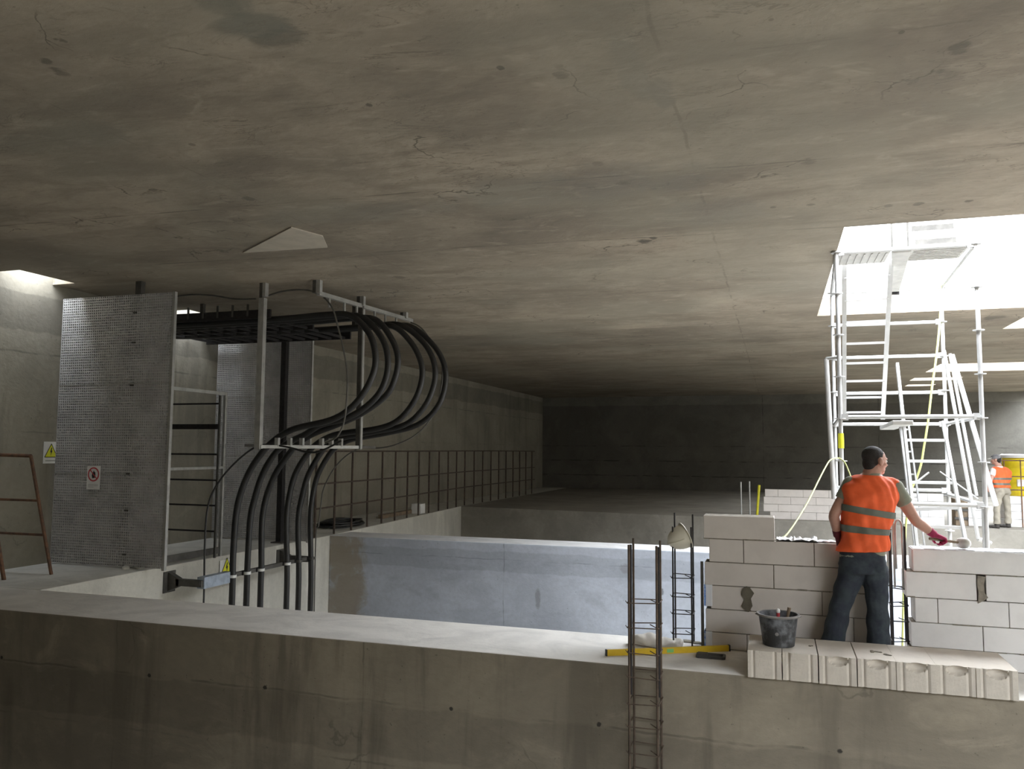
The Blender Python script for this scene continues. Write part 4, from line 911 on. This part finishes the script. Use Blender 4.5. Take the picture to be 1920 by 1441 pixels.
# ------------------------------------------------------------------ far side: block walls, stack, drum, mesh, bars
def far_front(x): return 22.9+(x+9.02)*(19.8-22.9)/21.02
yf = far_front(1.2)+0.35
fz = [0, .2, .4, .6, .8]; fx = lambda px: P(px, 950, Y=yf).x
zt_f = P(1500, 918, Y=yf).z; s_ = zt_f/0.8
fcs = [(fz[k]*s_, fz[k+1]*s_, [fx(1436-(3 if k % 2 else 0))+[0.1, -0.02, -0.05, 0.02][k]]+[fx(1436)+o_+(0.3 if k % 2 else 0.6) for o_ in (0, .6, 1.2)]+[fx(1606)]) for k in range(4)]
block_wall('far grey-white block wall behind the pit, left of the scaffold', fcs, yf, 0.24, M_aac, seed=8)
yf2 = far_front(2.6)+0.3; fx2 = lambda px: P(px, 950, Y=yf2).x
zt2_ = P(1740, 925, Y=yf2).z
block_wall('far white block wall seen through the ladder rungs', [(zt2_*k/4, zt2_*(k+1)/4, [fx2(1692), fx2(1692)+0.35+0.2*(k % 2), fx2(1770)]) for k in range(4)], yf2, 0.24, M_aac_w, seed=9)
block_wall('low white block wall end right of the ladder behind the scaffold pole', [(zt2_*k/4, zt2_*(k+1)/4, [fx2(1815), fx2(1845), fx2(1850)]) for k in range(3)], yf2, 0.24, M_aac_w, seed=10)
ob = thing('rubble_crate', 'dark crate of offcuts between the far block walls', 'crate', (fx2(1800), yf2+0.2, 0))
MB().box(fx2(1792), fx2(1816), yf2+0.05, yf2+0.5, 0.0, 0.62).build('crate_body', M_wood, ob, bevel=0.01); MB().box(fx2(1790), fx2(1818), yf2+0.02, yf2+0.06, 0.34, 0.40).build('slat', M_galv_d, ob); MB().box(fx2(1790), fx2(1818), yf2+0.02, yf2+0.06, 0.14, 0.2).build('slat', M_galv_d, ob)
# white block stack right, individual blocks
ysr = far_front(5.6)+0.85; sx = P(1884, 950, Y=ysr).x; zt3_ = P(1900, 930, Y=ysr).z; hb = zt3_/4
bb = None
for r_ in range(4):
    for c in range(3):
        if bb is None: bb = o = MB().box(0, 0.62, 0, 1.0, 0.003, hb-0.003).build('aerated_block', M_aac_w, bevel=0.008)
        else: o = bb.copy(); COL.objects.link(o)
        o.location = (sx+c*0.625+0.02*(r_ % 2), ysr, r_*hb)
        tag(o, 'white aerated block in the far stack under the yellow drum at the right edge', 'block', 'blocks in the far right stack')
# yellow drum
dz = zt3_; dh = P(1900, 853, Y=ysr+0.3).z-dz; dc = Vector((P(1922, 900, Y=ysr+0.3).x, ysr+0.52, dz)); dr = (dc.x-P(1885, 900, Y=ysr+0.3).x)
yd = thing('yellow_drum', 'yellow drum with a white lid on the far block stack at the right edge', 'drum', dc)
MB().lathe([(dr*0.96, 0), (dr, 0.02), (dr, dh*0.33), (dr*1.015, dh*0.35), (dr, dh*0.37), (dr, dh*0.66), (dr*1.015, dh*0.68), (dr, dh*0.70), (dr, dh*0.9), (dr*0.93, dh*0.95), (0, dh*0.95)], dc, 40).build('drum_body', simple('drum_yellow', (0.78, 0.62, 0.02), 0.4, var=0.08), yd, smooth=True)
MB().lathe([(dr*1.0, dh*0.93), (dr*1.12, dh*0.94), (dr*1.12, dh*1.0), (dr*1.0, dh*1.03), (0, dh*1.03)], dc, 40).build('lid', M_white, yd, smooth=True)
q = P(1913, 905, Y=ysr+0.52-dr*0.98); MB().box(q.x-0.06, q.x+0.1, q.y-0.012, q.y+0.05, q.z-0.08, q.z+0.08).build('label_patch', M_white, yd)
# rusty mesh in front of it
ym = ysr-0.05; rm = thing('rebar_mesh', 'rusty rebar mesh in front of the yellow drum', 'rebar mesh', (P(1868, 950, Y=ym).x, ym, 0))
x0_ = P(1869, 900, Y=ym).x; x1_ = x0_+2.3
z_m = [P(1900, y, Y=ym).z for y in (863, 893, 918)]
for z in z_m: MB().tube([(x0_, ym, z), (x1_, ym, z)], 0.013, 8).build('bar', M_rust, rm)
for px in (1884, 1915, 1950): xx = P(px, 900, Y=ym).x; MB().tube([(xx, ym+0.02, 0.0), (xx, ym+0.02, z_m[0]+0.02)], 0.013, 8).build('bar', M_rust, rm)
# light bars left of the far wall and the yellow rod
yl = yf+0.1
for i, (px, y0_, mt, nm, lb) in enumerate([(1388, 903, M_galv, 'steel_bar', 'pale upright bar far back, leftmost beside the far block wall'), (1404, 902, M_galv, 'steel_bar', 'pale upright bar far back, between the leftmost bar and the yellow rod'), (1421, 909, simple('rod_yellow', (0.72, 0.66, 0.03), 0.5), 'yellow_rod', 'yellow upright rod left of the far block wall')]):
    t_ = P(px+1, y0_, Y=yl); o = MB().tube([(t_.x-0.05*(i == 2), yl, 0.0), (t_.x+0.02*(i == 2), yl, t_.z)], 0.032 if i == 2 else 0.02, 8).build(nm, mt, smooth=True, origin=(t_.x, yl, 0)); tag(o, lb, 'bar')
# ------------------------------------------------------------------ people
def V3(a): return Vector(a)
def limb(mb, pts, rs, n=14): return mb.tube(catmull(pts, 4), [rs[0]+0 for _ in range(0)] or interp(rs, len(pts), 4), n)
def interp(rs, n, k):
    out = []
    for i in range(n-1):
        for j in range(k): t = j/k; t = t*t*(3-2*t); out.append(rs[i]*(1-t)+rs[i+1]*t)
    out.append(rs[-1]); return out
def hand_mesh(mb, wrist, d, palm_n, side, s=1.0, curl=0.9, grip=None):
    """wrist point, direction of the palm, palm normal (towards the palm side), side = thumb direction"""
    d = d.normalized(); pn = (palm_n-d*palm_n.dot(d)).normalized(); sd = (side-d*side.dot(d)-pn*side.dot(pn)).normalized()
    pl = 0.085*s; pw = 0.042*s
    mb.rings([(wrist-d*0.01, sd*0.028*s, pn*0.020*s), (wrist+d*pl*0.35, sd*pw*0.9, pn*0.017*s), (wrist+d*pl*0.8, sd*pw, pn*0.015*s), (wrist+d*pl, sd*pw*0.95, pn*0.012*s)], 16)
    ln = [0.070, 0.078, 0.072, 0.058]
    for i in range(4):
        o = wrist+d*pl*0.93+sd*(pw*(0.72-0.48*i)); L = ln[i]*s; p = [o]; a = 0.0
        for seg, fr in enumerate((0.42, 0.32, 0.26)):
            a += curl*(0.75, 1.05, 0.8)[seg]*(1+0.07*i); p.append(p[-1]+(d*math.cos(a)+pn*math.sin(a))*L*fr)
        mb.tube(p, [0.0098*s, 0.0092*s, 0.0085*s, 0.007*s], 10); mb.ell(p[-1], (0.0072*s,)*3, n=8, k=6)
    o = wrist+d*pl*0.22+sd*pw*0.75
    p = [o, o+(sd*0.6+d*0.6+pn*0.45).normalized()*0.034*s, o+(sd*0.6+d*0.6+pn*0.45).normalized()*0.034*s+(d*0.7+pn*0.75).normalized()*0.028*s, o+(sd*0.6+d*0.6+pn*0.45).normalized()*0.034*s+(d*0.7+pn*0.75).normalized()*0.028*s+(d*0.5+pn*0.6-sd*0.5).normalized()*0.022*s]
    mb.tube(p, [0.014*s, 0.0115*s, 0.0105*s, 0.008*s], 10)
def person(label, J, A_, R_, head_f, cols, vox=0.009, hat=None, scale=1.0, gloves=(None, None), cuff=0.0, lean=None, hands=True):
    """J: joints (world). A_: direction the chest faces; R_: to the body's right-hand side in the picture"""
    s = scale; UP = Vector((0, 0, 1)); body = MB(); g = Vector((J['pel'].x, J['pel'].y, 0))
    sh = J['shR']-J['shL']; sv = sh.normalized(); hp = (J['hipR']-J['hipL']).normalized()
    ctr = lambda t: J['pel']+(J['neck']-J['pel'])*t
    mid = (J['shL']+J['shR'])/2
    bow = A_*(-0.02*s)
    tor = [(J['pel']-UP*0.06*s, hp*0.150*s, A_*0.105*s), (J['pel']+UP*0.04*s, hp*0.165*s, A_*0.115*s), (ctr(0.30), hp*0.150*s, A_*0.110*s), (ctr(0.55)+bow*0.5, sv*0.165*s, A_*0.120*s),
           (ctr(0.76)+bow, sv*0.185*s, A_*0.125*s), (ctr(0.90)+bow*0.6, sv*0.165*s, A_*0.095*s), (ctr(1.0), sv*0.075*s, A_*0.070*s)]
    body.rings(tor, 24)
    nk = [J['neck']-UP*0.05*s, J['neck']+UP*0.01*s, J['head']-UP*0.05*s]
    body.tube(nk, [0.078*s, 0.066*s, 0.060*s], 14)
    for q in 'LR':
        a, b, c = J['sh'+q], J['el'+q], J['wr'+q]
        body.ell(a, (0.062*s,)*3); limb(body, [a, (a+b)/2, b, b+(c-b)*0.35, c], [0.056*s, 0.050*s, 0.042*s, 0.042*s, 0.028*s])
        a, b, c = J['hip'+q], J['kn'+q], J['an'+q]
        limb(body, [a, (a+b)/2, b, b+(c-b)*0.35, c], [0.088*s, 0.076*s, 0.055*s, 0.056*s, 0.038*s])
        f = J.get('toe'+q, c+A_*0.15); fd = (f-c); fd.z = 0; fd = fd.normalized()
        body.ell(c+Vector((0, 0, -0.03*s)), (0.042*s, 0.042*s, 0.05*s))
        if hands and gloves[0 if q == 'L' else 1] is None: hand_mesh(body, J['wr'+q], J['hd'+q], J.get('pn'+q, A_), J.get('td'+q, UP), s)
    # head
    hf = head_f.normalized(); hs = UP.cross(hf).normalized(); hu = J.get('hu', UP); M = Matrix((hf, hs, hf.cross(hs))).transposed(); H = J['head']
    hd = MB()
    L = lambda f, sd, u: H+M@Vector((f, sd, u))*s
    body.ell(L(-0.012, 0, 0.028), (0.096*s, 0.074*s, 0.088*s), M); body.ell(L(0.032, 0, -0.012), (0.056*s, 0.058*s, 0.075*s), M)
    body.ell(L(0.045, 0, -0.062), (0.042*s, 0.044*s, 0.036*s), M); body.ell(L(0.015, 0, -0.055), (0.06*s, 0.055*s, 0.04*s), M)
    body.ell(L(0.072, 0, -0.078), (0.018*s, 0.022*s, 0.018*s), M)
    body.tube([L(0.078, 0, 0.018), L(0.097, 0, -0.008), L(0.110, 0, -0.023)], [0.009*s, 0.012*s, 0.014*s], 10); body.ell(L(0.090, 0, -0.030), (0.014*s, 0.017*s, 0.009*s), M)
    body.ell(L(0.080, 0, 0.032), (0.014*s, 0.045*s, 0.011*s), M); body.ell(L(0.083, 0, -0.050), (0.011*s, 0.024*s, 0.007*s), M); body.ell(L(0.081, 0, -0.060), (0.011*s, 0.021*s, 0.008*s), M)
    for e in (-1, 1):
        body.ell(L(-0.008, e*0.083, -0.004), (0.021*s, 0.012*s, 0.034*s), M); body.ell(L(0.0, e*0.075, -0.004), (0.022*s, 0.01*s, 0.026*s), M); body.ell(L(0.055, e*0.043, -0.012), (0.02*s, 0.018*s, 0.02*s), M)
    o = remesh(body, 'person', cols['skin'], vox*0.72, smoothing=4, origin=g); tag(o, label, 'person')
    par = o
    for e in (-1, 1):
        ey = MB().ell(L(0.076, e*0.030, 0.012), (0.011*s,)*3, n=10, k=8).build('eye', M_white, par, smooth=True)
        MB().ell(L(0.084, e*0.031, 0.012), (0.005*s,)*3, n=8, k=6).build('iris', M_black, ey, smooth=True)
    # hair
    hm = MB(); hm.ell(L(-0.026, 0, 0.044), (0.094*s, 0.077*s, 0.080*s), M); hm.ell(L(-0.056, 0, -0.016), (0.050*s, 0.060*s, 0.066*s), M); hm.ell(L(-0.03, 0, 0.0), (0.045*s, 0.073*s, 0.05*s), M); hm.ell(L(0.018, 0, 0.016), (0.014*s, 0.0755*s, 0.036*s), M)
    remesh(hm, 'hair', cols['hair'], 0.006*max(s, 1), par, smoothing=3, origin=g)
    # shirt with sleeves
    shm = MB(); top = [(c_, a_*1.05, d_*1.06) for c_, a_, d_ in tor[1:6]]+[(tor[6][0]-UP*0.01*s, tor[6][1]*1.12, tor[6][2]*1.12)]
    shm.rings(top, 24)
    for q in 'LR':
        a, b = J['sh'+q], J['el'+q]; t = J.get('sleeve', 0.62)
        shm.ell(a, (0.070*s,)*3); limb(shm, [a, a+(b-a)*t*0.5, a+(b-a)*t], [0.068*s, 0.066*s, 0.064*s])
    shm.tube([J['neck']-UP*0.03*s, J['neck']+UP*0.012*s], [0.082*s, 0.068*s], 16)
    remesh(shm, 't_shirt', cols['shirt'], vox, par, smoothing=3, origin=g)
    # vest: over the shoulders, flared hem
    vm = MB(); hem = J['hem']; ve = []
    def loft_at(z):
        for (c0, a0, d0), (c1, a1, d1) in zip(tor[:-1], tor[1:]):
            if c0.z <= z <= c1.z: t = (z-c0.z)/(c1.z-c0.z); return c0+(c1-c0)*t, a0+(a1-a0)*t, d0+(d1-d0)*t
        return tor[0]
    def vest_ring(z, f=1.0):
        c, a, d = loft_at(z); w = 1.20+0.10*max(0, (J['pel'].z+0.15*s-z)/(0.25*s)); return (c, a*w*f, d*(w+0.06)*f)
    zt_ = ctr(0.93).z; N = 12
    rv = [vest_ring(hem+(zt_-hem)*i/N) for i in range(N+1)]
    rv.append((ctr(0.985), tor[6][1]*1.35, tor[6][2]*1.35)); vm.rings(rv, 28)
    for q in 'LR': a = J['sh'+q]; vm.tube([mid+(a-mid)*0.35+UP*0.03*s, mid+(a-mid)*0.8+UP*0.022*s, a+(a-mid)*0.10+UP*0.006*s], [0.060*s, 0.062*s, 0.058*s], 14)
    fold = lambda p: p+((p-Vector((J['pel'].x, J['pel'].y, p.z))).normalized()*(0.0045*s*math.sin(p.x*47/s+p.z*19/s)+0.004*s*math.sin(p.z*41/s-p.x*23/s)+0.003*s*math.sin((p.x+p.y)*70/s+p.z*9)))
    vo = remesh(vm, 'safety_vest', cols['vest'], vox, par, smoothing=4, origin=g, disp=fold)
    for z0, z1, tl in J['bands']:
        for k in range(1):
            bm_ = MB(); rr_ = []
            for i in range(4):
                z = z0+(z1-z0)*i/3; c, a, d = vest_ring(z, 1.035); rr_.append((c, a, d))
            # tilt the band across the body
            n0 = len(bm_.v); bm_.rings(rr_, 40, cap=False)
            for i in range(n0, len(bm_.v)):
                p = bm_.v[i]; e = (p-g).dot(sv); bm_.v[i] = fold(p)+UP*(e*tl)
            bo = bm_.build('reflective_band', cols['band'], vo, smooth=True)
    # trousers
    tm = MB(); tp = tor[:2]; tm.rings([(J['pel']-UP*0.09*s, hp*0.145*s, A_*0.118*s), (J['pel']-UP*0.02*s, hp*0.178*s, A_*0.128*s), (J['pel']+UP*0.07*s, hp*0.168*s, A_*0.122*s), (J['pel']+UP*0.13*s, hp*0.158*s, A_*0.115*s)], 24)
    for q in 'LR':
        a, b, c = J['hip'+q], J['kn'+q], J['an'+q]
        limb(tm, [a, (a+b)/2, b, b+(c-b)*0.45, c+UP*0.02*s], [x*s for x in cols.get('leg', (0.100, 0.092, 0.074, 0.074, 0.072))])
    for q in 'LR': tm.ell(J['hip'+q]-A_*0.045*s+UP*0.01*s, (0.085*s, 0.075*s, 0.095*s))
    crz = lambda p: p+Vector((0.004*s*math.sin(p.z*38/s+p.x*15), 0.004*s*math.sin(p.z*31/s+p.x*22), 0))
    remesh(tm, 'trousers', cols['trousers'], vox, par, smoothing=4, origin=g, disp=crz)
    for q in 'LR':
        c = J['an'+q]; f = J.get('toe'+q, c+A_*0.15); fd = (f-c); fd.z = 0; fd = fd.normalized(); sd = UP.cross(fd)
        bt = MB(); zf = J.get('floor', 0.0); c0 = Vector((c.x, c.y, zf))
        bt.rings([(c0+UP*0.004-fd*0.0, fd*0.055*s, sd*0.04*s), (c0+UP*0.05*s, fd*0.055*s, sd*0.045*s), (c0+UP*0.12*s, fd*0.05*s, sd*0.045*s)], 16)
        bt.ell(c0+fd*0.085*s+UP*0.038*s, (0.05*s, 0.05*s, 0.036*s)); bt.ell(c0+fd*0.14*s+UP*0.035*s, (0.048*s, 0.048*s, 0.033*s)); bt.ell(c0+UP*0.04*s, (0.055*s, 0.05*s, 0.04*s))
        bb_ = remesh(bt, 'boot', M_boot, 0.008, par, smoothing=3, origin=g)
        for v in bb_.data.vertices:
            if v.co.z < zf+0.004: v.co.z = zf+0.004
    for q, gm in zip('LR', gloves):
        if gm is None: continue
        gl = MB(); w_ = J['wr'+q]; a = (w_-J['el'+q]).normalized()
        gl.tube([w_-a*0.05*s, w_-a*0.01*s, w_+J['hd'+q].normalized()*0.01], [0.036*s, 0.033*s, 0.032*s], 14)
        hand_mesh(gl, w_, J['hd'+q], J.get('pn'+q, A_), J.get('td'+q, UP), s*1.12, curl=J.get('curl'+q, 0.9))
        remesh(gl, 'glove', gm, 0.0045, par, smoothing=2, origin=g)
    if hat:
        hm = MB(); hm.ell(L(-0.012, 0, 0.062), (0.108*s, 0.090*s, 0.070*s), M); hm.ell(L(-0.012, 0, 0.040), (0.108*s, 0.090*s, 0.030*s), M)
        cap = remesh(hm, 'cap', hat, 0.008, par, smoothing=3, origin=g)
        MB().rings([(L(0.10, 0, 0.046), M@Vector((0.065*s, 0, -0.012*s)), M@Vector((0, 0.07*s, 0))), (L(0.10, 0, 0.054), M@Vector((0.065*s, 0, -0.012*s)), M@Vector((0, 0.07*s, 0)))], 20).build('visor', M_white, cap, smooth=True)
    return o
R0 = Vector((math.cos(YAW), math.sin(YAW), 0)); A0 = Vector((-math.sin(YAW), math.cos(YAW), 0)); UPV = Vector((0, 0, 1))
YM = YP0+0.61
def jm(px, py, dy=0.0): return P(px, py, Y=YM+dy)
# bricklayer, seen from behind, head turned right, right arm stretched over the wall
tw = (A0*0.97+R0*0.25).normalized(); rgt = Vector((tw.y, -tw.x, 0))
J = dict(pel=jm(1616, 1052, 0.0), neck=jm(1634, 888, 0.02), head=jm(1641, 865, 0.03), shL=jm(1596, 908, 0.0), shR=jm(1678, 914, 0.04), elL=jm(1564, 965, -0.03), wrL=jm(1570, 1003, 0.04),
         elR=jm(1716, 974, 0.08), wrR=jm(1750, 1001, 0.15), hipL=jm(1601, 1060, 0.0), hipR=jm(1640, 1060, 0.0), knL=jm(1576, 1135, 0.03), knR=jm(1645, 1132, 0.02), anL=Vector((jm(1556, 1200).x, YM+0.01, 0.07)), anR=Vector((jm(1648, 1205).x, YM+0.0, 0.07)))
# feet point outwards and away, inside the strip between block row and wall
J['toeL'] = J['anL']+Vector((-0.95, 0.15, 0)); J['toeR'] = J['anR']+Vector((0.95, 0.15, 0))
J['hdL'] = Vector((0.10, 0.25, -1.0)); J['pnL'] = Vector((1, 0, 0.1)); J['tdL'] = Vector((0.2, 1, 0))
J['hdR'] = (P(1776, 1012, Y=YM+0.21)-J['wrR']); J['pnR'] = Vector((0.3, 0.2, -1)); J['tdR'] = Vector((-0.3, 1, 0)); J['curlR'] = 1.0; J['curlL'] = 0.8
J['hem'] = jm(1620, 1032).z; J['sleeve'] = 0.5
J['bands'] = [(jm(1620, 964).z, jm(1620, 952).z, -0.10), (jm(1620, 999).z, jm(1620, 987).z, -0.10)]
cols = dict(skin=M_skin, hair=M_hair, shirt=M_shirt, vest=M_orange, band=M_band, trousers=M_jeans, leg=(0.104, 0.096, 0.082, 0.088, 0.086))
hfw = (R0*0.95+A0*0.22+UPV*-0.12)
person('person in orange vest and dark jeans, back turned, reaching right over the wall', J, tw, rgt, hfw, cols, gloves=(M_glove_d, M_glove), scale=1.0)
# mallet in his gloved hand
mh = P(1806, 1018, Y=YM+0.26); mg = P(1779, 1014, Y=YM+0.22); zt5 = zr[5]+0.012
mh.z = zt5+0.042; mg.z = max(mg.z, zt5+0.05)
ml = thing('mallet', 'rubber mallet with a pale head held in the crimson glove on the wall top', 'mallet', mh)
dr_ = (mh-mg).normalized(); MB().tube([mg-dr_*0.16, mg, mh], [0.012, 0.012, 0.011], 12).build('handle', M_wood, ml, smooth=True)
ax_ = dr_.cross(UPV).normalized(); MB().lathe([(0.0, -0.056), (0.022, -0.053), (0.037, -0.038), (0.043, -0.015), (0.043, 0.015), (0.037, 0.038), (0.022, 0.053), (0, 0.056)], mh, 24, axis=(ax_*0.75+UPV*0.1+dr_*0.45)).build('mallet_head', simple('pale_rubber', (0.62, 0.60, 0.55), 0.7), ml, smooth=True)

# second worker far right, walking, facing left and away
YS2 = far_front(5.0)+0.42
def jw(px, py, dy=0.0): return P(px, py, Y=YS2+dy)
fl = (A0*0.6-R0*0.8).normalized()
z_h = jw(1868, 848).z; sc2 = z_h/1.74
K = dict(pel=jw(1879, 918), neck=jw(1873, 874), head=jw(1867, 862), shL=jw(1862, 882, -0.08), shR=jw(1885, 882, 0.1), elL=jw(1858, 900, -0.2), wrL=jw(1852, 914, -0.12), elR=jw(1889, 900, 0.2), wrR=jw(1890, 920, 0.15),
         hipL=jw(1873, 924, -0.08), hipR=jw(1884, 924, 0.08), knL=jw(1869, 952, -0.12), knR=jw(1889, 950, 0.12))
K['anL'] = Vector((jw(1867, 980).x, YS2-0.12, 0.07)); K['anR'] = Vector((jw(1893, 976).x, YS2+0.12, 0.07)); K['toeL'] = K['anL']+fl; K['toeR'] = K['anR']+fl
for q in 'LR': K['hd'+q] = Vector((0.0, 0.1, -1)); K['pn'+q] = R0*(1 if q == 'L' else -1); K['td'+q] = fl
K['hem'] = jw(1880, 914).z; K['sleeve'] = 0.55; K['bands'] = [(jw(1880, 899).z, jw(1880, 895).z, 0.0), (jw(1880, 909).z, jw(1880, 905).z, 0.0)]
cols2 = dict(skin=M_skin, hair=M_hair, shirt=M_white, vest=M_orange, band=M_band, trousers=simple('beige_trousers', (0.34, 0.31, 0.25), 0.9, var=0.2), leg=(0.095, 0.085, 0.07, 0.072, 0.075))
person('person in orange vest, beige trousers and grey cap walking on the far floor', K, fl, rgt, fl*1.0+UPV*-0.1, cols2, vox=0.014, hat=simple('grey_cap', (0.22, 0.22, 0.23), 0.8), scale=sc2)
